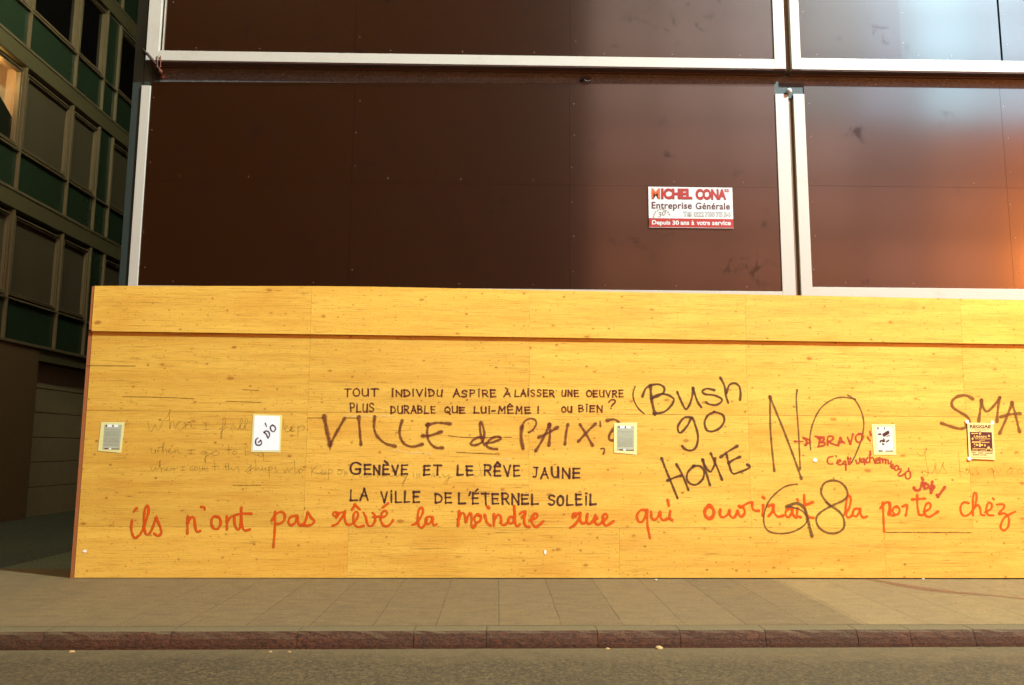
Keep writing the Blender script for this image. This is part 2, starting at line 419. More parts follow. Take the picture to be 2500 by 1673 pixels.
# kerb stones
s = MB()
ju = [116, 423, 729, 1011, 1188, 1459, 1661, 1870, 2096, 2227, 2385]
jx = [at(u, 1540, 2, 0).x for u in ju]
xs = [-60, -40, -20, -12, -8, -6.3] + jx + [jx[-1]+.8, 6.6, 7.9, 9.3, 12, 20, 40, 60]
for a, c in zip(xs[:-1], xs[1:]):
    a += .0022; c -= .0022; n = max(2, int(min(24, (c-a)/.09)))
    prof = [(.205, -.02), (.192, -.012), (.186, .001), (.035, .001), (.012, -.002), (0, -.02), (-.018, -.055), (-.03, -.10), (-.035, -.16)]
    vs, fs = [], []
    for i in range(n+1):
        x = a + (c-a)*i/n
        for k, (dy, z) in enumerate(prof):
            j = (.005 if 3 <= k <= 6 else .001) * (random.random()-.5)
            jz = (.003 if 3 <= k <= 4 else 0) * (random.random()-.5)
            e = .004 if i in (0, n) and k >= 4 else 0
            vs.append((x, kerb_y(x)+dy+j+e, z+jz))
    K = len(prof)
    for i in range(n):
        for k in range(K-1): fs.append((i*K+k, i*K+k+1, (i+1)*K+k+1, (i+1)*K+k))
    fs += [tuple(range(K)), tuple(range(n*K, n*K+K))]
    s.add(vs, fs)
tag(s.build('kerb', M['kerb']), kind='structure')
s = MB(); s.box(-60, 60, -3.3, -2.0, -.4, -.135)
s = MB(); s.quad([(-60, -60, -.13), (60, -60, -.13), (60, 1, -.13), (-60, 1, -.13)])
tag(s.build('road', M['road']), kind='structure')

# ================================================================== stroke tools (writing on the boards)
Z4 = (300, 900, 3.563); Z5 = (750, 900, 3.564); Z6 = (1100, 900, 3.564); Z7 = (1500, 880, 3.408); Z8 = (1900, 880, 3.408)
Z9 = (300, 980, 5.579); ZA = (700, 1100, 4.506); ZB = (1930, 1060, 5.8575); ZC = (2200, 900, 5.227); ZP = (600, 1000, 13.07)
def px(z, x, y): return z[0]+x/z[2], z[1]+y/z[2]
def parse(txt):
    return [[tuple(float(c) for c in p.split(',')) for p in st.split()] for st in txt.split('|') if st.strip()]
def smooth(pts, step):
    if len(pts) == 1: pts = [pts[0], (pts[0][0]+.01, pts[0][1])]
    out = []
    for i in range(len(pts)-1):
        p0 = pts[max(i-1, 0)]; p1 = pts[i]; p2 = pts[i+1]; p3 = pts[min(i+2, len(pts)-1)]
        n = max(2, int(math.dist(p1, p2)/step))
        for k in range(n):
            t = k/n
            out.append(tuple(.5*(2*p1[j] + (p2[j]-p0[j])*t + (2*p0[j]-5*p1[j]+4*p2[j]-p3[j])*t*t + (3*p1[j]-p0[j]-3*p2[j]+p3[j])*t**3) for j in (0, 1)))
    out.append(pts[-1]); return out
class Ink:
    "strokes laid on an upright plane as thin raised ribbons that fade at their edges"
    def __init__(s, y=-.0012, plane=0.0): s.mb = MB(); s.k = 0; s.y = y; s.plane = plane
    def stroke(s, pts, wpx, soft=1.25, blob=1.0, wv=.12, straight=False):
        P = [at(u, v, 1, s.plane) for u, v in (pts if straight else smooth(pts, 3.5))]
        P = [(p.x, p.z) for p in P]
        w = wpx/213*.5
        Q = [P[0]]
        for p in P[1:]:
            if math.dist(p, Q[-1]) > .004: Q.append(p)
        if len(Q) == 1: Q.append((Q[0][0]+.004, Q[0][1]))
        L = len(Q); sec = []; ph = random.random()*9
        def tan(i):
            a, c = Q[max(i-1, 0)], Q[min(i+1, L-1)]; d = math.dist(a, c) or 1
            return (c[0]-a[0])/d, (c[1]-a[1])/d
        run = 0
        for i in range(L):
            if i: run += math.dist(Q[i], Q[i-1])
            f = 1 + wv*math.sin(run*37+ph) + wv*.6*math.sin(run*91+ph*2)
            e = min(i, L-1-i)*.012
            f *= 1 + (blob-1)*math.exp(-(e/.02)**2)
            sec.append((Q[i], tan(i), w*f))
        t0, t1 = sec[0], sec[-1]
        for end, sg in ((t0, -1), (t1, 1)):
            ex = []
            for a in (30, 60, 84):
                d = math.sin(R(a))*end[2]*soft*sg
                ex.append(((end[0][0]+end[1][0]*d, end[0][1]+end[1][1]*d), end[1], end[2]*math.cos(R(a))))
            sec = ex[::-1] + sec if sg < 0 else sec + ex
        vs, fs, ink = [], [], []
        s.k += 1; y0 = s.y - (s.k % 40)*2.0e-5
        for i, (c, t, ww) in enumerate(sec):
            nx, nz = -t[1], t[0]
            edge = 0 if i in (0, len(sec)-1) else 1
            for o, h, a in ((-soft, 0, 0), (-.55, .0005, .97), (0, .0007, 1), (.55, .0005, .97), (soft, 0, 0)):
                vs.append((c[0]+nx*o*ww, y0-h, c[1]+nz*o*ww)); ink.append(a*edge)
        for i in range(len(sec)-1):
            for k in range(4): fs.append((i*5+k, i*5+k+1, i*5+k+6, i*5+k+5))
        s.mb.add(vs, fs, ink)
    def trace(s, z, txt, wpx, **k):
        for st in parse(txt): s.stroke([px(z, *p) for p in st], wpx, **k)
        return s
CAPS = {
 'A': '0,0 .28,.55 .5,1|.5,1 .72,.5 1,0|.2,.36 .8,.38', 'B': '.08,0 .05,1|.05,1 .7,.97 .82,.75 .6,.55 .1,.52|.1,.52 .75,.48 .95,.25 .7,.03 .08,0',
 'D': '.06,0 .02,1|.02,1 .55,.93 .95,.55 .75,.15 .06,0', 'E': '.08,0 .05,1|.05,1 .85,1|.06,.52 .75,.54|.08,0 .9,.02', 'G': '.92,.85 .6,1 .25,.92 .03,.55 .15,.12 .55,0 .9,.08 .93,.42|.93,.42 .55,.42',
 'H': '.05,0 .05,1|.95,0 .95,1|.05,.5 .95,.5', 'I': '.5,0 .5,.82|.5,1.12 .5,1.16', 'J': '.1,1 .9,1|.65,1 .65,.35 .5,.05 .1,.05', 'L': '.1,1 .06,0|.06,0 .9,.02',
 'M': '.02,0 .12,1|.12,1 .5,.4|.5,.4 .88,1|.88,1 .98,0', 'N': '.05,0 .05,1|.05,1 .92,.02|.92,.02 .92,1', 'O': '.5,1 .15,.88 0,.5 .15,.1 .5,0 .85,.1 1,.5 .85,.88 .5,1',
 'P': '.1,0 .05,1|.05,1 .65,1 .92,.78 .7,.5 .1,.45', 'Q': '.5,1 .12,.85 0,.5 .15,.1 .5,0 .85,.12 1,.5 .85,.88 .5,1|.55,.25 .95,-.2', 'R': '.08,0 .05,1|.05,1 .65,1 .9,.78 .7,.52 .1,.48|.4,.48 .95,0',
 'S': '.88,.88 .55,1 .15,.88 .15,.62 .55,.5 .88,.35 .82,.1 .45,0 .08,.08', 'T': '.0,1 1,1|.5,1 .5,0', 'U': '.05,1 .03,.4 .2,.05 .6,.02 .88,.3 .92,1|.92,1 .95,0', 'V': '.02,1 .5,0|.5,0 .98,1', 'X': '0,0 1,1|0,1 1,0',
 '!': '.5,.3 .5,1|.5,0 .5,.04', '-': '.05,.45 .95,.45', '?': '.05,.85 .3,1.15 .8,1.1 .95,.85 .6,.5 .4,.3|.35,.02 .38,.05', "'": '.7,1.1 .3,.8'}
ACC = {'\u00c8': ('E', '.25,1.42 .62,1.2'), '\u00c9': ('E', '.45,1.2 .72,1.38'), '\u00ca': ('E', '.15,1.18 .45,1.4|.45,1.4 .8,1.18'), '\u00c0': ('A', '.2,1.4 .55,1.18')}
def caps(ink, z, word, x0, x1, ytop, ybot, wpx, dy=0, **k):
    wid = [.35 if c in "I!'" else (.6 if c in '-J' else 1.0) for c in word]; tot = sum(wid) + .42*(len(word)-1)
    u = (x1-x0)/tot; x = x0
    for c, wd in zip(word, wid):
        g = CAPS.get(c) or CAPS[ACC[c][0]] + '|' + ACC[c][1]
        j = (random.random()-.5)*.10; hj = 1+(random.random()-.5)*.14; sl = (random.random()-.5)*.16; wj = 1+(random.random()-.5)*.16; jit = lambda: (random.random()-.5)*.05; t = (x-x0)/(x1-x0)*dy
        for st in parse(g):
            pts = [px(z, x+(p[0]*wj+sl*(p[1]-.5)+jit())*wd*u, ybot+t-(p[1]*hj+j+jit())*(ybot-ytop)) for p in st]
            ink.stroke(pts, wpx*random.uniform(.8, 1.15), **k)
        x += (wd+.42)*u

# ================================================================== THE HOARDING
hoard = empty('hoarding', (0, 0, 0), 'long bright yellow plywood hoarding covered in hand written slogans, standing on the pavement', 'hoarding')
def topz(x): return 3.275 + (x+4.67)*.0085 if x < -1.75 else 3.300 - (x+1.75)*.0113
def joinz(x): return 2.772 - (x+4.68)*.0057
def botz(x): return lift(x) + .007
def sheet(x0, x1, zf0, zf1, y=0.0, th=.021, g=.0009):
    "one plywood sheet; zf0 / zf1 give its lower and upper edge as functions of x"
    x0 += g; x1 -= g; n = max(1, int((x1-x0)/.6)); s = MB()
    bow = (random.random()-.5)*.0006
    vs, fs = [], []
    for i in range(n+1):
        t = i/n; x = x0+(x1-x0)*t; b_ = bow*math.sin(math.pi*t)
        for yy, zz in ((y+b_, zf0(x)), (y+b_, zf1(x)), (y+th, zf1(x)), (y+th, zf0(x))): vs.append((x, yy, zz))
    for i in range(n):
        for k in range(4): fs.append((i*4+k, i*4+(k+1) % 4, i*4+4+(k+1) % 4, i*4+4+k))
    fs += [(0, 1, 2, 3), tuple(n*4+k for k in range(4))]
    s.add(vs, fs)
    s.cur = 1                                     # nail heads along the edges
    for xe in (x0+.035, x1-.035):
        z = zf0(xe)+random.uniform(.05, .12)
        while z < zf1(xe)-.04:
            s.disc((xe+random.uniform(-.008, .008), y-.0011, z), .0048, 7); z += random.uniform(.14, .34)
    return s.build('plywood_sheet', [M['ply'], M['nail']], hoard)
cj = [-4.66, -2.166, .352, 2.862, 5.385, 7.88, 10.4, 13.0]
for a, c in zip(cj[:-1], cj[1:]):
    sheet(a, c, lambda x: joinz(x)-.022, topz, -.028, .026)
zc = lambda zz: (lambda x: zz+.0028*(x+4.6))
mid = 1.845
for a, c in zip(cj[:-1], cj[1:]):
    sheet(a, c, lambda x: mid+.0015, joinz)
for a, c in zip(cj[:-1], cj[1:]):
    sheet(a, c, lambda x: zc(.56)(x)+.0012, lambda x: mid-.0015)
bj = [-4.66, at(848, 1380).x, at(1513, 1380).x, at(2163, 1380).x, 7.6, 10.4, 13.0]
for a, c in zip(bj[:-1], bj[1:]):
    sheet(a, c, botz, lambda x: zc(.56)(x)-.0012)
# the end batten, seen as a reddish strip at the left, and the top ledger
s = MB(); s.box(-4.705, -4.656, .004, .07, -.02, 2.76); s.build('end_batten', M['batten'], hoard)
s = MB(); s.box(-4.690, -4.668, -.024, .03, 2.765, 3.27); s.build('end_batten', M['batten'], hoard)
s = MB(); s.box(-4.60, 13, .03, .09, 2.95, 3.02); s.box(-4.6, 13, .03, .09, 1.0, 1.07); s.build('ledger', M['batten'], hoard)
s = MB(); s.box(-4.60, -4.52, .10, .38, -.02, 3.2); s.box(12.9, 13, .10, .38, -.02, 3.15); s.build('prop', M['batten'], hoard)

def writing(ink, mat, label, name='slogan_lettering'):
    o = ink.mb.build(name, mat, hoard); o['label'] = label; return o

# --- orange line
k = Ink(-.0016)
W = 7.4
T = lambda z, t, w=W, **q: k.trace(z, t, w*.74, soft=1.6, **q)
T(Z4, '80,1325 74,1375 80,1432 100,1472 130,1462 165,1420 200,1330 225,1240 215,1190 195,1215 185,1290 185,1380 202,1440 228,1440 258,1390 278,1330 290,1288 305,1330 328,1385 335,1430 310,1455 275,1438|96,1244 118,1218')
T(Z4, '565,1292 562,1360 562,1432|565,1340 592,1296 620,1300 630,1380 645,1420 672,1412|684,1204 708,1204 712,1222', 7.8)
T(Z4, '835,1292 790,1288 770,1335 788,1388 828,1393 852,1345 842,1300 800,1285|905,1290 905,1345 906,1394|908,1335 942,1288 968,1292 975,1360 1000,1402 1022,1380 1028,1290 1030,1200 1032,1300 1042,1385 1065,1408 1102,1400|975,1275 1040,1262 1115,1262')
T(Z4, '1325,1250 1322,1400 1310,1550|1298,1318 1330,1268 1380,1246 1410,1275 1400,1325 1362,1350 1335,1350|1512,1280 1462,1290 1440,1330 1460,1364 1500,1340 1520,1282 1524,1340 1550,1370 1580,1345 1600,1290 1608,1246 1640,1300 1666,1322 1650,1352 1600,1366 1558,1355', 7.2)
T(Z5, '245,1282 225,1275 230,1252 262,1252 272,1272 255,1295|262,1262 320,1248 330,1250 300,1300 262,1350 226,1366|330,1242 328,1310 348,1355 385,1356 425,1318 445,1270 430,1244 408,1262 402,1320 420,1366 455,1378 488,1368|392,1226 416,1184|416,1184 456,1222|492,1256 512,1295 522,1345 540,1370 570,1362 592,1320 588,1272 570,1256|575,1290 620,1288 668,1290 698,1262 680,1236 652,1255 642,1310 658,1358 690,1372 722,1355 746,1322|662,1206 702,1175', 7.0)
T(Z5, '915,1360 950,1345 985,1300 1010,1240 995,1208 972,1230 962,1300 968,1356 992,1386 1022,1362 1042,1320|1082,1290 1046,1290 1030,1325 1050,1355 1080,1330 1092,1290 1092,1340 1106,1364 1126,1354', 7.2)
T(Z6, '75,1245 68,1300 66,1362|70,1310 98,1255 122,1270 135,1340 150,1290 172,1256 184,1300 182,1362 200,1388 220,1350|258,1278 226,1274 206,1310 226,1340 258,1325 266,1290 236,1270|300,1282 318,1340 345,1362|326,1205 330,1208|378,1275 377,1364|383,1310 414,1270 438,1290 442,1342 462,1364 492,1345', 7.4, blob=1.2)
T(Z6, '556,1302 520,1290 502,1325 520,1350 548,1330 560,1270 554,1200|556,1200 560,1320 576,1372 602,1358|606,1262 635,1242 652,1262 625,1292|650,1248 640,1325 655,1370 682,1376|695,1320 748,1295 756,1266 728,1264 706,1310 716,1355 750,1376 806,1330', 8.0)
T(Z6, '1066,1292 1070,1262 1098,1266 1090,1290|1080,1272 1130,1258 1112,1315 1080,1360 1044,1382|1130,1260 1128,1318 1148,1346 1182,1330 1190,1270|1190,1272 1184,1330 1206,1350 1238,1328 1262,1272 1258,1335 1282,1358 1320,1338|1262,1276 1276,1300|1320,1338 1364,1292 1350,1262 1326,1284 1330,1340 1356,1366 1416,1330', 7.8)
T(Z7, '262,1246 220,1246 188,1290 200,1338 230,1344 258,1300 272,1248|272,1256 276,1370 296,1475|305,1260 310,1310 336,1326 364,1300 380,1256 386,1310 410,1330 440,1318|465,1256 460,1308 476,1326|444,1166 452,1204', 7.2, blob=1.15)
T(Z7, '790,1210 756,1240 756,1290 790,1318 824,1290 824,1240 790,1208', 10)
T(Z7, '880,1246 880,1292 908,1306 944,1280 960,1242 962,1290 990,1310 1014,1282 1026,1244 1040,1290 1064,1300 1085,1262 1072,1226 1042,1214|1052,1222 1110,1188 1150,1180 1146,1212 1160,1246 1196,1250|1238,1208 1234,1285|1238,1140 1244,1144|1282,1212 1328,1200 1316,1252 1286,1292|1320,1212 1330,1266 1362,1300 1402,1292|1472,1230 1430,1250 1426,1290 1450,1304 1474,1270 1482,1232 1486,1284 1510,1306|1524,1236 1520,1290 1546,1304|1522,1158 1526,1164|1578,1122 1586,1230 1608,1296 1652,1310|1590,1202 1646,1182', 7.2, blob=1.2)
T(Z8, '545,1288 588,1232 604,1155 586,1124 568,1170 560,1262 580,1308 612,1292|670,1232 632,1240 620,1280 646,1300 674,1262 682,1226 686,1280 706,1308 735,1300', 6.8)
T(Z8, '870,1190 875,1300 880,1422|850,1228 880,1192 918,1180 926,1222 918,1275|928,1192 936,1250 934,1286 962,1288|986,1216 960,1226 952,1260 976,1284 1004,1270 1010,1236 986,1216|1036,1216 1072,1202 1068,1250 1062,1286|1155,1126 1160,1230 1176,1286 1206,1284|1120,1156 1216,1150|1215,1258 1262,1232 1264,1192 1236,1190 1216,1240 1226,1288 1262,1300 1326,1260', 6.6, blob=1.2)
T(Z8, '1580,1186 1542,1180 1516,1220 1522,1270 1552,1294 1600,1270 1640,1200 1650,1122 1632,1100 1620,1150 1620,1284|1622,1240 1656,1202 1680,1230 1686,1280 1712,1288|1724,1262 1772,1232 1774,1192 1746,1186 1730,1240 1746,1284 1790,1288|1788,1150 1792,1154|1820,1200 1868,1196 1880,1220 1832,1278 1882,1272 1918,1310 1914,1380 1880,1414 1850,1390 1880,1310 1970,1258', 6.4)
writing(k, M['orange'], 'orange cursive sprayed sentence running low along the boards')
# --- plum caps
k = Ink()
for z, w, a, c, yt, yb in ((Z5, 'TOUT', 325, 610, 178, 240), (Z5, 'INDIVIDU', 735, 1180, 186, 240), (Z5, 'ASPIRE', 1275, 1645, 186, 244), (Z5, '\u00c0', 1715, 1770, 190, 244), (Z6, 'LAISSER', 560, 900, 188, 242), (Z6, 'UNE', 968, 1115, 192, 242), (Z6, 'OEUVRE', 1185, 1505, 194, 246),
                           (Z5, 'PLUS', 375, 580, 308, 376), (Z5, 'DURABLE', 730, 1120, 328, 388), (Z5, 'QUE', 1200, 1370, 336, 386), (Z6, 'LUI-', 205, 388, 336, 388), (Z6, 'M\u00caME', 420, 700, 336, 390), (Z6, '!', 752, 775, 330, 386), (Z6, 'OU', 968, 1055, 334, 380), (Z6, 'BIEN', 1115, 1320, 322, 374), (Z6, '?', 1375, 1438, 288, 352)):
    caps(k, z, w, a, c, yt, yb, 4.4, soft=1.2)
writing(k, M['plum'], 'two upper lines of small plum capitals')
k = Ink()
for z, w, a, c, yt, yb, d in ((Z5, 'G', 375, 468, 818, 918, 0), (Z5, 'EN\u00c8VE', 498, 878, 842, 918, 0), (Z5, 'ET', 1015, 1165, 844, 922, 0), (Z5, 'LE', 1305, 1445, 840, 924, 0), (Z6, 'R\u00caVE', 295, 610, 848, 932, 6), (Z6, 'JAUNE', 722, 1130, 868, 950, 0),
                              (Z5, 'LA', 375, 525, 1052, 1144, 0), (Z5, 'VILLE', 645, 980, 1074, 1160, 4), (Z5, 'DE', 1115, 1260, 1086, 1168, 0), (Z5, "L'", 1315, 1425, 1090, 1174, 0), (Z6, '\u00c9TERNEL', 190, 765, 1094, 1178, 0), (Z6, 'SOLEIL', 850, 1270, 1102, 1188, -4)):
    caps(k, z, w, a, c, yt, yb, 5.1, d, soft=1.2, blob=1.1)
writing(k, M['dark'], 'two lower lines of bold dark capitals')
# --- brown spray: ville de paix
k = Ink(-.0014)
k.trace(Z5, '150,426 172,540 198,655', 10.5, blob=1.35); k.trace(Z5, '204,655 262,545 322,440', 8, wv=.2); k.trace(Z5, '200,660 200,705', 3)
k.trace(Z5, '450,432 458,540 468,655|587,425 583,520 612,592 682,652 758,674|826,458 806,530 812,600 850,658 920,680 998,660|1050,490 1045,580 1070,648 1120,688 1172,690|1050,490 1130,472 1238,480|1012,586 1080,580 1160,552', 7, blob=1.6)
k.trace(Z5, '1532,602 1482,600 1432,636 1426,662 1470,665 1520,640 1542,580 1530,500 1510,462 1504,510 1516,600 1540,662|1560,650 1620,640 1688,610 1668,592 1618,600 1570,640 1562,672 1592,694 1650,700', 6.8, blob=1.2)
k.trace(Z6, '620,515 614,600 630,690', 9.5, blob=1.2)
k.trace(Z6, '622,520 642,462 690,436 735,446 746,482 720,530 682,555', 5.5)
k.trace(Z6, '745,710 800,620 860,492|860,492 866,560 856,662|775,595 850,560 925,515|1020,492 1006,560 996,652|1130,492 1180,570 1232,662|1255,486 1190,550 1116,630|1370,450 1420,442 1452,456 1466,476|1420,524 1386,570 1378,610 1400,625 1424,622', 6.8, blob=1.45)
k.trace(Z6, '1310,698 1336,694 1340,712 1330,742|1302,460 1305,500', 5)
writing(k, M['plumspray'], 'large loose brown sprayed words in the middle of the boards')
# --- dark spray: bush go home
k = Ink(-.0013)
k.trace(Z7, '172,218 155,280 166,340 200,400 246,442', 4.0)
k.trace(Z7, '300,215 310,330 335,438', 8, blob=1.3)
k.trace(Z7, '235,296 260,236 310,206 370,200 414,226 410,265 370,296 312,312|312,312 380,280 450,290 495,325 470,380 410,430 332,442|525,268 560,350 592,406 620,380 645,310 655,235|655,235 690,340 722,388|826,246 770,235 732,255 750,280 830,290 888,316 894,340 850,370 790,366 766,350|885,150 915,210 930,300 946,348|935,265 956,206 1000,190 1038,215 1050,270 1046,324', 6.2, blob=1.25)
k.trace(Z7, '640,476 582,476 532,540 532,590 556,600 610,540 645,478 680,560 696,640 680,720 640,750 590,740 566,716|830,430 776,460 750,520 770,580 820,590 880,560 915,500 896,450 830,428', 6.4, blob=1.2)
k.trace(Z7, '395,822 450,960 524,1142|520,870 570,960 614,1072|446,998 500,975 552,960|660,880 612,930 604,990 640,1030 690,1030 738,980 746,920 712,880 660,878|735,832 760,920 794,1034|738,832 762,890 800,926 832,870 838,820|804,778 850,880 894,988|890,800 950,756 1018,716|935,790 955,870 984,940 1040,930 1100,906 1130,886 1110,870|955,850 1000,822 1040,805', 6.0, blob=1.4)
writing(k, M['spray'], 'three word slogan in dark brown spray, slanting upwards')
k = Ink(-.0017)
k.trace(Z7, '1295,306 1300,600 1330,914', 5.5, blob=1.5); k.trace(Z7, '1297,310 1400,560 1480,770 1554,978', 6.2, blob=1.7); k.trace(Z7, '1520,250 1514,340 1532,600 1546,900', 4.6, blob=1.3)
k.trace(Z8, '580,290 640,332 690,420 712,530 690,660 645,780 610,850|640,322 540,306 450,326 352,400 290,520 264,640 270,740', 4.4)
writing(k, M['thinspray'], 'tall thin two letter word in dark spray')
k = Ink(-.0021)
k.trace(Z7, '1520,1030 1430,1046 1350,1100 1280,1180 1244,1290 1252,1380 1300,1428 1400,1440 1500,1420 1580,1370 1606,1320 1590,1280 1540,1240 1444,1216', 4.6)
k.trace(Z7, '1440,1216 1500,1190 1550,1200 1590,1250 1610,1330 1642,1454', 8.5, blob=1.2)
k.trace(Z8, '400,1182 440,1215 380,1150 356,1090 380,1026 440,1000 510,1010 562,1060 576,1120 540,1166 440,1212 350,1266 316,1320 340,1390 410,1434 490,1434 545,1392 545,1320 510,1260 446,1216', 6.2)
writing(k, M['thinspray'], 'two large looping digits in dark spray')
k = Ink(-.0014)
k.trace(Z8, '1612,316 1560,292 1490,302 1446,340 1452,390 1510,430 1568,466 1592,505 1580,540 1530,568 1470,560 1362,525', 8.5, blob=1.3)
k.trace(Z8, '1668,500 1680,420 1690,336|1690,336 1708,400 1740,425 1790,382 1842,312|1842,312 1828,400 1820,500|1845,600 1890,500 1945,356|1945,356 1970,440 2006,585|1852,470 1920,450 2005,442|2075,360 2110,480 2090,600|2075,470 2180,470', 7.4, blob=1.4)
writing(k, M['brownspray'], 'brown sprayed capitals above the cream poster')
k = Ink(-.0019)
k.trace(ZB, '60,105 180,105', 3.5); k.trace(ZB, '62,105 75,105|190,55 240,70 290,110 240,132 210,156|200,62 230,105 225,150|360,34 470,45|422,50 405,170|400,60 480,60 470,95 420,110|420,115 490,125 480,160 396,180|530,150 530,62 550,32 600,36 610,70 552,110|552,110 600,140 655,155|686,155 700,90 715,56|715,56 740,100 770,125|690,120 750,116|815,50 835,90 855,134|855,134 875,70 890,5|980,0 940,20 930,70 960,114 1010,104 1040,40 1022,2 980,-4|1135,-36 1146,10|1106,50 1136,92', 5.2, blob=1.2)
k.trace(ZB, '605,320 550,330 525,380 545,424 600,424|650,310 655,325|665,410 720,385 705,366 670,380 670,420 710,440 745,425|780,390 750,400 770,430 800,440|780,386 800,430|820,330 830,430|855,336 850,430|810,350 860,350|790,440 792,510', 4.4)
k.trace(ZB, '935,376 955,424 985,400 990,346|1050,346 1015,360 1010,400 1040,396 1055,348 1060,430|1100,340 1080,370 1090,410 1115,400|1140,250 1145,290|1132,300 1136,400|1136,350 1175,332 1190,370 1210,414|1215,390 1255,370 1245,346 1216,360 1222,410 1260,410|1276,340 1280,410|1280,370 1310,346 1320,400|1320,370 1350,350 1360,410|1360,370 1395,370 1402,420 1430,420 1440,392|1430,460 1470,450 1460,430 1436,450 1450,480|1470,490 1500,460 1530,450 1545,490 1510,520 1490,500|1545,500 1580,500 1570,540 1536,575 1552,600 1600,590 1640,560|1690,496 1690,520|1640,562 1670,530 1710,545 1714,610 1690,640 1652,630 1640,580', 4.8)
k.trace(ZB, '1885,636 1890,644|1880,700 1860,770 1830,805 1790,800 1770,776|1920,710 1906,750 1930,775 1965,760 1970,722 1920,706|2025,690 2000,770|2050,745 2055,752|2035,770 2010,830|2200,766 2136,855|2100,880 2105,886', 7, blob=1.25)
writing(k, M['red'], 'small red words with an arrow, curving down to the right')
# --- pencil
k = Ink(-.0009); pw = 2.1
k.trace(Z9, '340,265 350,330 375,405 400,400 440,310 455,380 490,390 530,310 545,260 600,270 635,250|570,240 610,200 655,130 645,110 632,160 640,290 640,375|640,370 660,280 690,270 700,330 720,375|720,330 780,290 770,270 740,300 745,370 790,390 840,340|850,290 855,380|855,340 900,285 925,300 940,360 995,370|1095,295 1170,295|1130,295 1135,385|1095,385 1185,385|1310,380 1370,350 1400,270 1395,225 1370,225 1360,300 1345,490 1335,500 1340,420 1400,360 1425,355|1510,335 1480,340 1470,380 1500,380 1530,345 1535,380 1580,380|1570,380 1620,300 1630,240 1605,240 1595,330 1610,385 1650,380|1640,380 1690,300 1695,240 1675,240 1660,330 1680,390 1720,395|2165,395 2190,330 2190,250|2200,380 2240,350 2230,325 2205,350 2215,405 2260,410 2310,370 2300,345 2275,370 2290,410 2330,400', pw)
k.trace(Z4, '1455,535 1495,505 1480,490 1465,515 1470,545 1500,540|1525,500 1522,600|1525,520 1560,495 1580,510 1570,535 1530,545', pw)
k.trace(Z9, '385,640 395,710 430,700 455,650 440,700 470,705 485,640 540,620|540,660 565,570 550,565 545,640 550,710|555,670 590,650 600,710|620,690 650,660 635,645 620,680 640,710 690,690|710,655 710,710|715,680 750,660 760,710 800,700|880,665 990,660|930,665 930,715|890,718 985,715|1130,685 1080,685 1065,715 1110,720 1140,685 1130,760 1125,840 1118,780 1150,740 1220,700|1270,675 1225,690 1225,735 1290,735 1315,700 1270,675|1440,600 1445,720|1400,665 1480,660|1515,680 1490,700 1510,725 1550,710 1545,680 1515,680|1665,610 1670,730|1675,690 1720,690 1715,725 1675,735|1760,690 1790,720 1850,735|1890,700 1850,710 1855,750 1900,740 1915,710 1920,810', pw)
k.trace(Z9, '380,880 395,945 430,935 445,890 455,940 490,930 500,880|500,890 510,800 505,840 530,965|530,930 560,900 570,945|580,940 620,915 600,900 590,940 640,945|650,905 655,945 690,905 705,945|690,920 750,905|785,895 850,890|815,893 820,940|785,942 840,940|960,880 920,900 920,935 970,930|985,890 975,925 1010,935 1020,895 985,890|1040,890 1050,940 1080,930 1085,895 1090,940|1110,895 1115,945 1150,900 1160,945|1250,830 1255,950|1210,890 1320,880|1400,850 1405,940|1375,885 1460,880|1440,850 1445,940 1480,900 1490,940 1520,930 1560,890 1585,965|1665,960 1740,880 1750,870 1735,940 1750,975 1710,985 1700,960 1790,900|1810,790 1815,940 1850,900 1860,945 1890,930 1905,900 1895,940 1930,930 1950,900 1940,945 1985,930|1990,890 1995,1025|1990,900 2030,890 2030,930 1995,940|2090,890 2065,910 2105,950 2080,970|2190,930 2210,980 2240,900 2260,970 2290,920 2320,900', pw)
k.trace(ZA, '85,115 95,260 130,210 140,260|150,205 130,240 165,245 175,210 150,205|275,180 275,280|330,175 280,230 360,255 400,230 390,215 375,240 400,265 440,235 430,220 415,245 440,265|465,200 460,320|465,220 500,215 505,240 470,255|580,215 555,240 575,270 605,250 600,220 560,210 630,215|635,225 640,275 655,225 665,275|720,290 740,270 790,265|800,270 810,300 850,260 860,300|880,270 885,300 915,260 925,300 940,260 990,270|1000,265 1000,300 1030,265 1050,300 1090,270 1110,300|1130,260 1150,290 1200,270 1210,300 1240,265|1310,250 1280,290 1310,300 1330,270 1300,320 1270,370 1280,395 1300,330 1345,315|1390,240 1400,290|1430,250 1435,300 1460,250 1465,305|1590,290 1620,240 1630,300 1660,250 1680,300 1700,290|1720,260 1740,300 1790,260 1760,370 1740,360 1770,310 1820,295|2080,270 2060,290 2100,290 2120,260|2120,150 2145,290', pw)
writing(k, M['pencil'], 'faint pencilled lines of looping handwriting')
k = Ink(-.0009)
k.trace(ZC, '205,1070 240,1110 290,1100 325,1030 310,1010 300,1060 330,1250 345,1330 320,1385 275,1340 280,1300 340,1330 400,1335|400,1335 440,1250 450,1215 430,1220 440,1300 460,1350 500,1300 545,1190 530,1240 580,1330 540,1340|730,1070 745,1250 755,1385|685,1295 800,1320|860,1285 820,1310 820,1350 860,1330 870,1290 880,1340 930,1345|980,1250 950,1280 980,1330 1000,1340 960,1350|1160,1270 1120,1290 1110,1330 1150,1330 1170,1280 1185,1380 1190,1440|1170,1330 1210,1290 1220,1330 1260,1320 1270,1280|1315,1220 1318,1250|1400,1270 1360,1300 1360,1340 1400,1335 1420,1290 1380,1265 1450,1275|1480,1290 1490,1340 1520,1275 1545,1330 1568,1330', pw)
writing(k, M['pencil'], 'faint pencilled words under the cream poster')
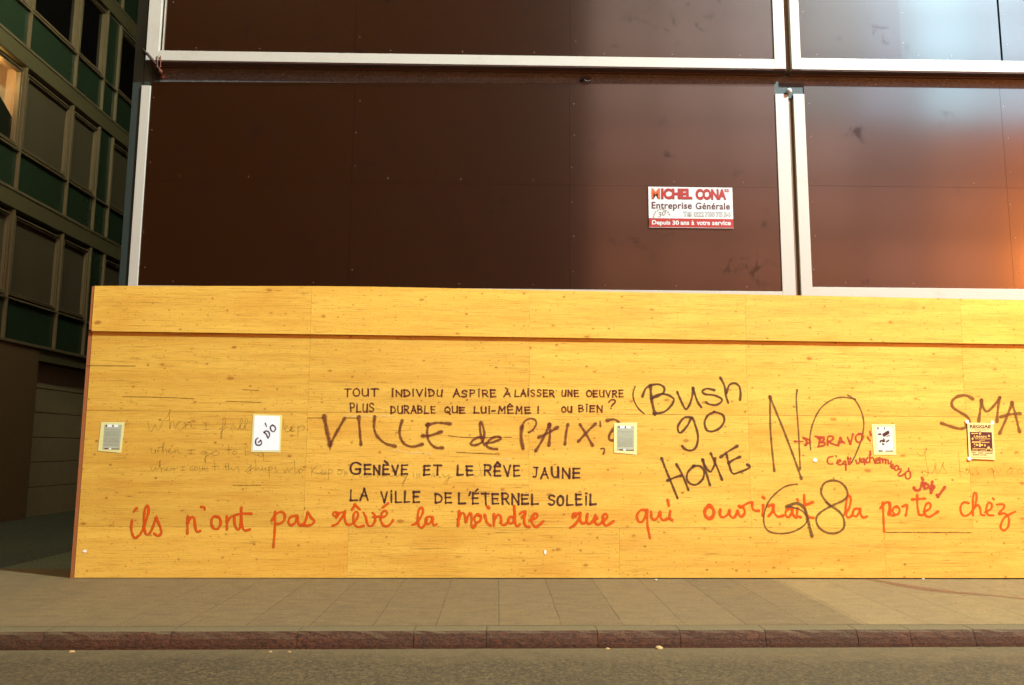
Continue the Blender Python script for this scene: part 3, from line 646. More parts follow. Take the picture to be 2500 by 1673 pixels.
# --- wear: pale scratches and dark cracks in the veneer
k = Ink(-.0006)
k.trace(Z5, '320,425 350,405 380,418|400,416 520,412 620,420|630,408 760,415|840,725 900,735 960,730 1070,745|750,715 820,712|1620,780 1760,790', 4, wv=.4)
writing(k, M['scratch'], 'pale scratches in the veneer', 'scratch_stain')
k = Ink(-.0006)
k.trace(Z5, '8,430 140,430|340,430 440,432|1230,585 1400,600 1780,598|1300,730 1500,738 1640,745', 2.2)
k.trace(Z4, '0,245 300,250 620,262|900,285 1200,295|1040,184 1180,190|960,1015 1200,1015', 1.8)
k.stroke([(2165, 1300), (2270, 1300), (2373, 1301)], 2.4)
k.stroke([(210, 893), (330, 894)], 2.2)
writing(k, M['crackline'], 'dark cracks in the veneer', 'veneer_crack')
# scraps stuck to the boards
def scrap(u, v, wpx, hpx, label):
    c = at(u, v); a = wpx/426; h = hpx/426; s = MB()
    pts = [(c.x+a*math.cos(t)*random.uniform(.8, 1.1), -.003, c.z+h*math.sin(t)*random.uniform(.8, 1.1)) for t in [i*math.pi/4+.3 for i in range(8)]]
    s.slab(pts, (0, -.002, 0)); o = s.build('paper_scrap', M['tape_white']); tag(o, label, 'scrap', 'white scraps stuck on the hoarding'); return o
scrap(207, 1346, 11, 7, 'white scrap stuck near the bottom left corner of the yellow boards')
scrap(1990, 1123, 11, 10, 'white scrap stuck right of the tall thin spray letters, under the red word')
scrap(1331, 1348, 6, 13, 'thin upright white scrap stuck low in the middle of the yellow boards')

# ================================================================== text meshes
_tc = {}
def glyphs(txt, bold=0.0, space=1.0):
    key = (txt, bold, space)
    if key in _tc: return _tc[key]
    cu = bpy.data.curves.new('t', 'FONT'); cu.body = txt; cu.offset = bold; cu.space_character = space
    cu.resolution_u = 4
    o = bpy.data.objects.new('t', cu); COL.objects.link(o)
    bpy.context.view_layer.update()
    me = bpy.data.meshes.new_from_object(o.evaluated_get(bpy.context.evaluated_depsgraph_get()))
    vs = [tuple(v.co[:2]) for v in me.vertices]; fs = [tuple(p.vertices) for p in me.polygons]
    bpy.data.objects.remove(o); bpy.data.meshes.remove(me); bpy.data.curves.remove(cu)
    x0 = min(v[0] for v in vs); x1 = max(v[0] for v in vs); y0 = min(v[1] for v in vs); y1 = max(v[1] for v in vs)
    _tc[key] = ([((v[0]-x0)/(x1-x0), (v[1]-y0)/(y1-y0)) for v in vs], fs)
    return _tc[key]
def text(mb, txt, z, x0, y0, x1, y1, dy, plane, off, bold=0.0, space=1.0):
    "letters fitted into a box of zoomed-photo pixels; dy is the drop from left to right"
    vs, fs = glyphs(txt, bold, space); out = []
    for a, c in vs:
        u, v = px(z, x0+(x1-x0)*a, y1-(y1-y0)*c+dy*a); p = at(u, v, 1, plane); out.append((p.x, plane-off, p.z))
    mb.add(out, fs); return mb
def patch(mb, z, pts, plane, off):
    P = []
    for x, y in pts:
        u, v = px(z, x, y); p = at(u, v, 1, plane); P.append((p.x, plane-off, p.z))
    mb.add(P, [tuple(range(len(P)))]); return mb
def board(mb, z, pts, plane, off, th):
    P = []
    for x, y in pts:
        u, v = px(z, x, y); p = at(u, v, 1, plane); P.append((p.x, plane-off, p.z))
    mb.slab(P, (0, -th, 0)); return mb
def quadmap(z, c):
    "bilinear map of the unit square (u right, v down) on a quadrilateral of zoomed pixels TL TR BR BL"
    def f(u, v):
        t = [c[0][i]*(1-u)+c[1][i]*u for i in (0, 1)]; b_ = [c[3][i]*(1-u)+c[2][i]*u for i in (0, 1)]
        return t[0]*(1-v)+b_[0]*v, t[1]*(1-v)+b_[1]*v
    return f
def rect(mb, z, f, u0, v0, u1, v1, off, plane=0.0):
    return patch(mb, z, [f(u0, v0), f(u1, v0), f(u1, v1), f(u0, v1)], plane, off)

# ================================================================== papers on the hoarding
def notice(origin, outer, inner, label, paper, figure=False):
    z = (origin[0], origin[1], 13.07); c = at(*px(z, *outer[3]))
    t = empty('poster', (c.x, 0, c.z), label, 'poster', 'photocopied notices taped on the hoarding')
    s = MB(); board(s, z, outer, 0, .003, .0010)
    s.build('tape', M['tape'], t)
    s = MB(); board(s, z, inner, 0, .0046, .0008); s.build('paper', paper, t)
    f = quadmap(z, inner); O = .0064
    s = MB(); rect(s, z, f, .17, .0, .43, .10, O); rect(s, z, f, .54, .0, .78, .10, O); rect(s, z, f, .37, .94, .50, 1.0, O)
    if figure:
        for q in ((.62, .64, .76, .80), (.80, .62, .94, .84), (.46, .82, .72, .88), (.20, .74, .38, .80), (.40, .25, .58, .30)): rect(s, z, f, *q, O)
    s.build('printed_panel', M['paper_white'], t)
    s = MB()
    rect(s, z, f, .08, .01, .15, .09, O+.0002); rect(s, z, f, .47, .01, .52, .09, O+.0002)
    rect(s, z, f, .12, .95, .34, .99, O+.0002); rect(s, z, f, .53, .965, .98, .99, O+.0002)
    if figure:
        for pts in (((.36, .28), (.60, .18), (.72, .14), (.80, .20), (.76, .28), (.60, .34), (.46, .40), (.40, .36)), ((.42, .44), (.50, .50), (.52, .60), (.40, .62), (.30, .58), (.22, .64), (.18, .60), (.24, .53), (.40, .52)),
                    ((.56, .58), (.74, .50), (.78, .54), (.60, .64)), ((.34, .64), (.44, .68), (.48, .72), (.34, .74)), ((.62, .36), (.80, .33), (.82, .35), (.64, .39)), ((.12, .26), (.30, .26), (.30, .32), (.12, .33))):
            patch(s, z, [f(*p) for p in pts], 0, O+.0003)
    s.build('printed_text', M['ink'], t)
    if not figure:
        s = MB(); v = .20
        while v < .86:
            u = .06
            while u < .88:
                L = random.uniform(.05, .16); e = min(.93, u+L); rect(s, z, f, u, v, e, v+.013, O); u = e+.025
            v += .043 if random.random() > .12 else .08
        s.build('small_print', M['ink_soft'], t)
    return t
notice((230, 1000), [(230, 395), (985, 400), (868, 1390), (120, 1320)], [(338, 480), (895, 490), (820, 1276), (270, 1270)], 'grey green notice with yellow tape, leaning, by the left end of the boards', M['paper_grey'])
notice((1480, 1010), [(245, 300), (985, 280), (975, 1315), (245, 1245)], [(345, 390), (890, 395), (892, 1186), (345, 1176)], 'grey green notice taped over the end of the large brown sprayed words', M['paper_grey'])
notice((2110, 1010), [(230, 340), (975, 340), (1012, 1320), (300, 1312)], [(365, 425), (905, 436), (920, 1212), (395, 1216)], 'pale notice with a dark jagged drawing, beside the red writing', M['paper_cool'], True)
# white sheet with three letters
c = at(*px(ZP, 165, 1360)); t = empty('poster', (c.x, 0, c.z), 'white sheet with four big marker strokes, taped over the pencil lines', 'poster')
s = MB(); board(s, ZP, [(238, 140), (1162, 182), (1108, 1372), (165, 1362)], 0, .003, .001); s.build('tape', M['tape'], t)
s = MB(); board(s, ZP, [(290, 196), (1094, 218), (1066, 1312), (224, 1306)], 0, .0046, .0008); s.build('paper', M['paper_white'], t)
k = Ink(-.0062)
k.trace(ZP, '395,910 330,960 318,1050 350,1125 430,1140 490,1120 515,1050 480,985|480,985 415,1045|590,730 650,780 715,905|590,730 650,685 730,710 765,790 750,860 715,905|860,500 800,540 795,620 850,700 910,700 955,620 930,540 860,500|630,445 665,540', 4.0, soft=1.1)
k.mb.build('hand_lettering', M['dark'], t)
# cream concert poster
ZR = (2330, 1010, 12.06)
RO = [(365, 268), (1122, 280), (1187, 1362), (412, 1332)]
c = at(*px(ZR, *RO[3])); t = empty('poster', (c.x, 0, c.z), 'cream concert poster with a dark plum block, pinned under the brown capitals', 'poster')
s = MB(); board(s, ZR, RO, 0, .010, .0012); s.build('paper', M['paper_cream'], t)
s = MB()
for x, y in ((362, 240), (1104, 262), (424, 1326)):
    board(s, ZR, [(x-50, y-50), (x+46, y-44), (x+50, y+52), (x-46, y+46)], 0, .0116, .001)
    board(s, ZR, [(x-40, y-40), (x+40, y-40), (x+40, y+40), (x-40, y+40)], 0, .002, .0085)
s.build('tape', M['tape_white'], t)
s = MB(); text(s, 'REGGAE', ZR, 438, 330, 1055, 425, 6, 0, .0124, .03)
for y in (455, 490):
    x = 470 if y == 455 else 590
    while x < (1030 if y == 455 else 900): L = random.uniform(30, 80); patch(s, ZR, [(x, y-6), (x+L, y-5), (x+L, y+6), (x, y+5)], 0, .0124); x += L+14
for y, a, e in ((1155, 490, 610), (1160, 680, 830), (1165, 890, 1115), (1215, 525, 715), (1218, 750, 810), (1220, 835, 925)):
    x = a
    while x < e: L = min(e-x+1, random.uniform(18, 46)); patch(s, ZR, [(x, y-16), (x+L, y-14), (x+L, y+14), (x, y+12)], 0, .0124); x += L+8
patch(s, ZR, [(480, 1278), (1130, 1284), (1130, 1290), (480, 1284)], 0, .0124)
s.build('printed_text', M['ink'], t)
s = MB(); patch(s, ZR, [(435, 538), (690, 540), (730, 518), (775, 542), (1084, 550), (1110, 1118), (470, 1106)], 0, .0124); s.build('printed_block', M['plumblock'], t)
s = MB(); O = .0128
text(s, 'UMAN', ZR, 555, 645, 925, 708, 8, 0, O, .04)
for x0, y0, x1, y1 in ((480, 570, 670, 600), (600, 735, 760, 752), (770, 735, 1030, 756), (710, 780, 880, 796), (500, 818, 770, 862), (790, 834, 1015, 862), (520, 1020, 880, 1040), (485, 1062, 690, 1085), (720, 1066, 930, 1090)):
    x = x0
    while x < x1: L = min(x1-x+1, random.uniform(25, 70)); patch(s, ZR, [(x, y0+random.uniform(-4, 4)), (x+L, y0), (x+L, y1), (x, y1+random.uniform(-4, 4))], 0, O); x += L+7
for cx_, cy_, r in ((735, 590, 40), (1000, 660, 34), (520, 740, 42), (640, 920, 44), (730, 930, 58), (800, 925, 32), (880, 940, 38), (570, 900, 26), (985, 1010, 52), (920, 1062, 34), (1060, 1060, 36), (580, 975, 16)):
    patch(s, ZR, [(cx_+r*math.cos(a)*random.uniform(.55, 1.0), cy_+r*math.sin(a)*random.uniform(.7, 1.2)) for a in [i*.785 for i in range(8)]], 0, O-.0001)
s.build('printed_picture', M['gold_ink'], t)

# ================================================================== THE BOARDED BUILDING BEHIND
FY = .40      # front of the lower frame
UY = .28      # front of the upper frame
bld = empty('building', (-4.6, FY, 0), 'boarded up building with dark brown panels in white frames behind the yellow hoarding', 'building')
s = MB(); s.box(-4.60, 40, .52, 14, -.1, 16); s.build('wall', M['pilaster'], bld)
s = MB(); s.box(-4.602, -4.478, .425, .53, -.1, 16); s.box(-4.478, -4.27, .436, .53, 5.9, 6.9); s.build('corner_pilaster', M['pilaster'], bld, .004)
s = MB(); s.box(-4.27, 40, .43, .53, 5.88, 6.30); s.build('stone_band', M['band'], bld)
s = MB(); s.box(3.440, 3.835, .421, .429, 5.86, 6.06); s.build('dark_filler', M['pilaster'], bld)
# lower white frame
LB = 3.395
s = MB()
s.box(-4.478, -4.369, FY, .52, 2.6, 5.907)
s.build('frame_jamb', M['white'], bld, .003)
s = MB(); s.box(3.458, 3.622, FY, .52, 2.6, 5.907); s.build('frame_jamb', M['white'], bld, .003)
s = MB(); s.box(3.688, 3.826, FY, .52, 2.6, 5.910); s.build('frame_jamb', M['white'], bld, .003)
s = MB(); s.box(-4.369, 3.458, FY+.003, .52, 2.6, 3.372); s.build('frame_sill', M['white'], bld, .003)
s = MB(); s.box(3.826, 40, FY+.003, .52, 2.6, 3.432); s.build('frame_sill', M['white'], bld, .003)
s = MB(); s.box(3.622, 3.640, .475, .52, 2.6, 5.90); s.build('joint_shadow', M['black'], bld)
s = MB(); s.box(3.640, 3.688, .44, .52, 2.6, 5.905); s.build('joint_strip', M['gap'], bld)
# lower panels: sheets screwed side by side, each a part
def panel(x0, x1, z0, z1, y, dots=(), zr=None, tilt=0.0):
    zr = z1 if zr is None else zr; s = MB(); g = .0012; tl = (random.random()-.5)*.003; tr_ = (random.random()-.5)*.003 + tilt
    s.add([(x0+g, y+tl, z0), (x1-g, y+tr_, z0), (x1-g, y+tr_, zr), (x0+g, y+tl, z1), (x0+g, y+.03, z0), (x1-g, y+.03, z0), (x1-g, y+.03, zr), (x0+g, y+.03, z1)],
          [(0, 1, 2, 3), (7, 6, 5, 4), (0, 4, 5, 1), (1, 5, 6, 2), (2, 6, 7, 3), (3, 7, 4, 0)])
    s.cur = 1
    for a, c in dots: s.disc((a, y-.0045, c), .0048)
    return s.build('brown_panel', [M['panel'], M['screw']], bld)
def dots_for(x0, x1, z0, z1, n=3):
    return [(x+random.uniform(-.03, .03), z+random.uniform(-.01, .01)) for x, z in [(x0+.05, z0+(z1-z0)*(i+.5)/n) for i in range(n)] if random.random() < .75] + \
           [(x0+(x1-x0)*(i+.5)/3, z0+.05) for i in range(3) if random.random() < .7]
px_ = [-4.369, -1.835, .858, 3.458]
PZ = (3.372, 4.69)
for i in range(3):
    a, c = px_[i], px_[i+1]
    panel(a, c, 3.372, 4.689, .418, dots_for(a, c, 3.38, 4.69))
    za, zb = 5.965+i*.025, 5.99+i*.025
    panel(a, c, 4.691, za, .418, dots_for(a, c, 4.7, 5.96), zb)
qx = [3.826, 6.33, 8.85, 11.4]
for a, c in zip(qx[:-1], qx[1:]):
    panel(a, c, 3.432, 4.716, .412, dots_for(a, c, 3.44, 4.71))
    panel(a, c, 4.718, 6.022, .412, dots_for(a, c, 4.72, 6.0))
# upper floor: its white frame stands further out, so that its underside shows
def U(u, v): return at(u, v, 1, UY)
zb0, zb1 = U(392, 148).z, U(1910, 167).z
zt0, zt1 = U(392, 130).z, U(1890, 141).z
zb, zt = (zb0+zb1)/2, (zt0+zt1)/2 + .01
uxl0, uxl1 = U(355, 147).x, U(386, 140).x
ug0, ug1 = U(1919, 168).x, U(1934, 168).x
ujr = U(1891, 141).x; url = U(1955, 141).x
s = MB(); s.box(uxl0, uxl1, UY, .52, zb, 16); s.build('frame_jamb', M['white'], bld, .003)
s = MB(); s.box(uxl1+.028, uxl1+.06, UY+.03, .50, zt, 16); s.build('frame_bead', M['white'], bld, .002)
s = MB(); s.box(uxl1+.002, ujr, UY+.003, .46, zb, zt); s.build('frame_sill', M['white'], bld, .003)
s = MB(); s.box(ujr, ug0, UY, .52, zb, 16); s.build('frame_jamb', M['white'], bld, .003)
s = MB(); s.box(ug1, url, UY, .52, zb-.002, 16); s.build('frame_jamb', M['white'], bld, .003)
s = MB(); s.box(url, 40, UY+.003, .46, zb-.002, zt+.02); s.build('frame_sill', M['white'], bld, .003)
s = MB(); s.box(ug0+.022, ug1-.002, UY+.06, .5, zb+.01, 16); s.build('joint_strip', M['gap'], bld)
s = MB(); s.box(ug0, ug0+.02, UY+.09, .5, zb+.01, 16); s.build('joint_shadow', M['black'], bld)
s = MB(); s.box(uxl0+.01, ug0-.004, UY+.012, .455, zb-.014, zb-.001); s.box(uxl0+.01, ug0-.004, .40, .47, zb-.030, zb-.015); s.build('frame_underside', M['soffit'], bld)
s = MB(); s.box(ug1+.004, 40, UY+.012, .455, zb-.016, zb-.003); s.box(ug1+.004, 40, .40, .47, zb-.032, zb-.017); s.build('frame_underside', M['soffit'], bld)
upx = [uxl1+.062, -1.83, .86, ujr]
for a, c in zip(upx[:-1], upx[1:]):
    panel(a, c, zt, 7.6, UY+.022, [(x, z) for x, z in dots_for(a, c, zt, 7.6) if z < 7.2])
    panel(a, c, 7.603, 9.2, UY+.022)
r1 = U(2203, 145).x; r2 = U(2449, 155).x
for i, (a, c) in enumerate(((url, r1), (r1, r2-.004), (r2+.014, r2+2.5), (r2+2.5, r2+5))):
    panel(a, c, zt+(.02 if i < 2 else .02), 9.2, UY+(.026 if i == 0 else .020), dots_for(a, c, zt+.03, 7.6), tilt=(-.012, .006, 0, 0)[i])
s = MB(); s.box(r2-.003, r2+.013, UY+.04, .5, zt+.02, 9.2); s.build('joint_shadow', M['black'], bld)
s = MB(); s.box(uxl1+.03, 40, UY+.05, .52, 9.2, 16); s.build('upper_wall', M['panel'], bld)
# little ball on the joint and the eye bolt in the stone band
p = at(1925, 224, 1, FY)
def ball(mb, c, r, sq=1.0):
    bm = bmesh.new(); bmesh.ops.create_uvsphere(bm, u_segments=16, v_segments=10, radius=r)
    bm.verts.index_update(); mb.add([(v.co.x+c[0], v.co.y*sq+c[1], v.co.z+c[2]) for v in bm.verts], [tuple(v.index for v in f.verts) for f in bm.faces]); bm.free()
s = MB(); ball(s, (p.x, FY-.02, p.z), .036); s.build('cover_cap', M['sign_white'], bld, smooth=True)
p = at(1434, 195, 1, .42); s = MB()
s.tube([(p.x+.045*math.cos(a), .40-.012*math.sin(a*.5), p.z+.034*math.sin(a)) for a in [i*.5236 for i in range(13)]], .009)
s.tube([(p.x-.085, .43, p.z-.012), (p.x-.04, .405, p.z)], .014); s.build('eye_bolt', M['cable'], bld, smooth=True)
# dark pencil-thin letters scribbled on the right panel
k = Ink(FY+.0088, FY); zz = (1750, 580, 3.124)
k.trace(zz, '1112,322 1125,345|1140,325 1135,348|1150,322 1168,322|1160,322 1158,348', 2)
k.mb.build('scribble', M['dark'], bld)

# company sign on the panels
ZS = (1560, 440, 9.372); SP = .404
SG = [(210, 152), (2132, 176), (2162, 1108), (230, 1084)]
c = at(*px(ZS, *SG[3]), 1, SP); t = empty('sign', (c.x, SP, c.z), 'small white and red company sign with a telephone number, fixed on the brown panels', 'sign')
s = MB(); board(s, ZS, SG, SP, 0, .004); s.build('sign_board', M['sign_white'], t)
s = MB(); patch(s, ZS, [(228, 872), (2155, 895), (2160, 1096), (234, 1074)], SP, .0055); s.build('red_band', M['sign_red'], t)
s = MB(); text(s, 'ICHEL', ZS, 506, 200, 1222, 446, 6, SP, .0050, .05, .96); text(s, 'CONA', ZS, 1300, 212, 1998, 460, 4, SP, .0050, .05, .96); text(s, 'M', ZS, 286, 205, 480, 440, 2, SP, .005, .05); s.build('letter_shadow', M['sign_shadow'], t)
s = MB(); text(s, 'ICHEL', ZS, 502, 188, 1210, 432, 6, SP, .0057, .045, .96); text(s, 'CONA', ZS, 1292, 200, 1988, 446, 4, SP, .0057, .045, .96); text(s, 'sa', ZS, 1952, 205, 2058, 282, 2, SP, .0057, .02); s.build('red_lettering', M['sign_red'], t)
s = MB(); text(s, 'M', ZS, 282, 190, 474, 426, 2, SP, .0057, .04); s.build('faded_letter', M['sign_orange'], t)
s = MB(); text(s, 'Entreprise', ZS, 288, 500, 1208, 704, 8, SP, .0057, .022, 1.08); text(s, 'G\u00e9n\u00e9rale', ZS, 1294, 514, 2078, 672, 8, SP, .0057, .022, 1.08); s.build('dark_lettering', M['sign_dark'], t)
s = MB()
for w_, a, e in (('T\u00e9l', 1018, 1188), ('022', 1262, 1474), ('738', 1515, 1722), ('75', 1765, 1900), ('34', 1945, 2084)): text(s, w_, ZS, a-6, 724+(a-1018)*.012, e+6, 840+(a-1018)*.012, 2, SP, .0057, .045)
s.build('number_outline', M['sign_grey'], t)
s = MB()
for w_, a, e in (('T\u00e9l', 1018, 1188), ('022', 1262, 1474), ('738', 1515, 1722), ('75', 1765, 1900), ('34', 1945, 2084)): text(s, w_, ZS, a+4, 733+(a-1018)*.012, e-4, 831+(a-1018)*.012, 2, SP, .0061, .002)
text(s, 'Depuis', ZS, 294, 920, 716, 1048, 5, SP, .0067, .03); text(s, '30', ZS, 762, 926, 912, 1026, 2, SP, .0067, .03); text(s, 'ans', ZS, 948, 952, 1146, 1028, 2, SP, .0067, .03); text(s, '\u00e0', ZS, 1198, 926, 1262, 1032, 0, SP, .0067, .03)
text(s, 'votre', ZS, 1318, 936, 1622, 1034, 2, SP, .0067, .03); text(s, 'service', ZS, 1670, 930, 2096, 1038, 2, SP, .0067, .03); s.build('white_lettering', M['sign_white'], t)
s = MB()
for i in range(18):
    a = i*math.pi*2/18; cx_, cy_ = 520+185*math.cos(a), 850+175*math.sin(a)
    if 0 < i < 18: patch(s, ZS, [(cx_+math.cos(a+1.2)*32, cy_+math.sin(a+1.2)*32), (cx_+math.cos(a)*14, cy_+math.sin(a)*14), (cx_-math.cos(a+1.2)*32, cy_-math.sin(a+1.2)*32), (cx_-math.cos(a)*12, cy_-math.sin(a)*12)], SP, .0062)
text(s, '30', ZS, 440, 745, 610, 860, -60, SP, .0062, .0); s.build('wreath_emblem', M['sign_gold'], t)

# span wire anchored in the stone at the corner
a0 = at(398, 187, 1, .42); a1 = at(388, 165, 1, .34); a2 = at(352, 123, 1, .18)
far = at(245, 12, 0, -9.47)
cab = empty('span_wire', a0, 'dark span wire with rusty turnbuckle, anchored at the corner of the boarded building', 'cable')
s = MB(); s.tube([a2, far], .007, 6); s.build('wire', M['cable'], cab)
s = MB(); s.tube([a1, a1.lerp(a2, .1), a1.lerp(a2, .12), a1.lerp(a2, .85), a1.lerp(a2, .87), a2], [.010, .010, .019, .019, .009, .009], 8); s.build('turnbuckle', M['cable'], cab)
s = MB(); ball(s, a0, .03, .6); s.tube([a0, a1], .013); ball(s, a1.lerp(a0, .4), .026); s.build('anchor', M['rust'], cab, smooth=True)
h0 = at(384, 165, 1, .3); h1 = at(384, 137, 1, .27); h2 = at(392, 137, 1, .27); h3 = at(392, 165, 1, .3)
s = MB(); s.tube([h0, h1, h2, h3, h0], .006, 6); s.build('hanging_hook', M['rust'], cab)

# ================================================================== THE BUILDING ACROSS THE ALLEY
LX = -9.5
lb = empty('building', (LX, 6, 0), 'office block with green panels and bronze window frames across the alley, far left', 'building')
s = MB(); s.box(LX-12, LX-.35, -3, 24, 3.2, 18); s.box(LX-12, LX-.30, 7.56, 24, -.05, 3.2); s.box(LX-12, LX-.40, -3, 7.56, -.05, 3.2)
wall = s.build('wall', M['lb_shadow'], lb)
ys = [-1.2, .8, 2.6, 4.42, 6.28, 8.08, 9.30, 9.97, 11.3, 13.1, 14.3, 15.0, 16.4]
kinds = ['w', 'w', 'w', 'w', 'w', 'w', 'g', 'w', 'w', 'w', 'g', 'w']
zl = [3.49, 6.42, 9.35, 12.28]
def bars(mb, y0, y1, z0, z1, wd, x0, x1):
    "four bars round an opening, butted end to end"
    mb.box(x0, x1, y0, y0+wd, z0, z1); mb.box(x0, x1, y1-wd, y1, z0, z1)
    mb.box(x0, x1, y0+wd, y1-wd, z0, z0+wd); mb.box(x0, x1, y0+wd, y1-wd, z1-wd, z1)
for fi, z0 in enumerate(zl):
    zt_, zh, zbd = z0+.80, z0+2.44, z0+2.56
    s = MB(); s.box(LX-.30, LX+.02, -3, 24, zbd, z0+2.93-.045); s.build('floor_band', M['lb_band'], lb, .004)
    s = MB(); s.box(LX-.30, LX+.035, -3, 24, z0-.044, z0+.012); s.build('floor_trim', M['lb_frame'], lb, .004)
    for i, kd in enumerate(kinds):
        y0, y1 = ys[i], ys[i+1]
        s = MB(); s.box(LX-.25, LX+.03, y1-.020, y1+.020, z0+.014, zh+.09); s.build('mullion', M['lb_frame'], lb, .003)
        s = MB(); s.box(LX-.20, LX-.03, y0+.03, y1-.03, z0+.014, zt_-.03); s.build('green_panel', M['lb_green'], lb)
        s = MB(); s.box(LX-.25, LX+.025, y0+.03, y1-.03, zt_-.018, zt_+.016); s.build('transom', M['lb_frame'], lb, .003)
        if kd == 'g':
            s = MB(); s.box(LX-.20, LX-.03, y0+.03, y1-.03, zt_+.026, zh+.08); s.build('green_panel', M['lb_green'], lb)
            continue
        s = MB(); a, c, e, g_ = y0+.075, y1-.075, zt_+.06, zh
        bars(s, a, c, e, g_, .026, LX-.12, LX+.005); bars(s, a+.045, c-.045, e+.045, g_-.045, .020, LX-.11, LX-.015); bars(s, a+.027, c-.027, e+.027, g_-.027, .017, LX-.12, LX-.06)
        win = s.build('window', M['lb_frame'], lb, .003)
        lit = (fi == 1 and i == 3)
        s = MB(); s.box(LX-.085, LX-.075, a+.046, c-.046, e+.046, g_-.046)
        s.build('pane', M['glass'] if lit else (M['lb_dark'] if fi >= 2 else M['lb_blind']), win)
        if lit:   # a lit room behind this one window
            s = MB(); Y0, Y1, Z0, Z1, X0, X1 = a-.02, c+.02, e-.02, g_+.03, LX-.345, LX-.13
            s.quad([(X0, Y0, Z0), (X0, Y1, Z0), (X0, Y1, Z1), (X0, Y0, Z1)]); s.quad([(X0, Y0, Z0), (X1, Y0, Z0), (X1, Y1, Z0), (X0, Y1, Z0)])
            s.quad([(X0, Y0, Z1), (X1, Y0, Z1), (X1, Y1, Z1), (X0, Y1, Z1)]); s.quad([(X0, Y1, Z0), (X1, Y1, Z0), (X1, Y1, Z1), (X0, Y1, Z1)]); s.quad([(X0, Y0, Z0), (X1, Y0, Z0), (X1, Y0, Z1), (X0, Y0, Z1)])
            s.build('room_lining', M['room'], win)
            s = MB(); X = LX-.15; pts = [(X, Y0+.03, Z0), (X, Y1-.03, Z0)] + [(X, Y1-.03-(Y1-Y0-.06)*q, Z0+.62+.50*math.sin(q*math.pi*.62)+.05*q) for q in [j/10 for j in range(11)]]
            s.slab(pts, (-.02, 0, 0)); s.build('blind', M['curtain'], win)
            lt = bpy.data.lights.new('room_light', 'POINT'); lt.energy = 8; lt.color = (1, .66, .24); lt.shadow_soft_size = .06
            lo = bpy.data.objects.new('room_light', lt); COL.objects.link(lo); lo.parent = win
            lo.location = Vector((LX-.22, c-.75, g_-.16)) - Vector(lb.location)
# ground floor: fascia, rough pier, panelled wall
s = MB(); s.box(LX-.30, LX-.02, 7.56, 24, 3.20, 3.44); s.build('fascia', M['lb_band'], lb, .004)
s = MB(); s.box(LX-.5, LX, -3, 7.56, -.05, 3.445); s.build('pier', M['lb_pier'], lb, .01)
zs = [-.05, .59, 1.11, 1.63, 2.15, 2.66, 3.19]
for a, c in zip(zs[:-1], zs[1:]):
    s = MB(); s.box(LX-.30, LX-.22, 7.57, 24, a+.008, c-.008); s.build('wall_panel', M['lb_wall'], lb, .004)
s = MB(); s.box(LX-12, LX, -3, 24, 18, 18.3); s.build('roof', M['lb_band'], lb)

# ================================================================== LITTER, STAIN
def litter(u, v, z, size, mat, label, cat='litter'):
    c = at(u, v, 2, z); s = MB()
    n = 9
    pts = []
    for ring, (rr, hh) in enumerate(((1, .0), (1.05, .35), (.6, .8), (.15, .9))):
        for i in range(n):
            a = i*2*math.pi/n; q = random.uniform(.75, 1.15)
            pts.append((c.x+size*rr*q*math.cos(a), c.y+size*.6*rr*q*math.sin(a), z+.001+size*.8*hh*random.uniform(.8, 1.1)))
    fs = [(r*n+i, r*n+(i+1) % n, (r+1)*n+(i+1) % n, (r+1)*n+i) for r in range(3) for i in range(n)] + [tuple(range(n)), tuple(range(3*n, 4*n))]
    s.add(pts, fs); o = s.build('crumpled_litter', mat); tag(o, label, cat, 'bits of litter by the hoarding and kerb'); return o
litter(1608, 1584, -.13, .030, M['litter_tan'], 'tan crumpled scrap lying in the gutter, the largest bit by the kerb')
litter(1483, 1586, -.13, .018, M['litter_tan'], 'small flat tan bit in the gutter, left of the larger tan scrap')
litter(660, 1593, -.13, .014, M['litter_tan'], 'pale bit in the gutter, left of the two pale bits close together')
litter(706, 1593, -.13, .013, M['litter_tan'], 'pale bit in the gutter, right of the two pale bits close together')
litter(1601, 1417, .02, .018, M['litter_white'], 'white bit on the pavement against the foot of the yellow boards, below the orange sentence')
litter(2254, 1415, .026, .018, M['litter_white'], 'white bit on the pavement against the foot of the yellow boards, by the red mark')
litter(175, 1594, -.13, .024, M['litter_tan'], 'dark tan bit in the gutter at the far left of the kerb')
# red paint mark swept across the pavement
s = MB(); P = [px((1650, 1380, 2.7565), *p) for p in ((1235, 100), (1330, 115), (1480, 145), (1700, 178), (1900, 200), (2120, 215), (2343, 238), (2600, 272))]
wd = [.02, .035, .06, .065, .04, .022, .026, .02]
vs, fs, ink = [], [], []
for i, (u, v) in enumerate(P):
    c = at(u, v, 2, 0); c.z = lift(c.x)*max(0, min(1, (c.y+2.4)/3.1)) + .0022
    for o, a in ((-1.6, 0), (-.7, 1), (.7, 1), (1.6, 0)): vs.append((c.x+o*wd[i]*.6, c.y+o*wd[i]*1.4, c.z+.004)); ink.append(a)
for i in range(len(P)-1):
    for k_ in range(3): fs.append((i*4+k_, i*4+k_+1, i*4+k_+5, i*4+k_+4))
s.add(vs, fs, ink); tag(s.build('pavement_marking', M['stain']), kind='structure')

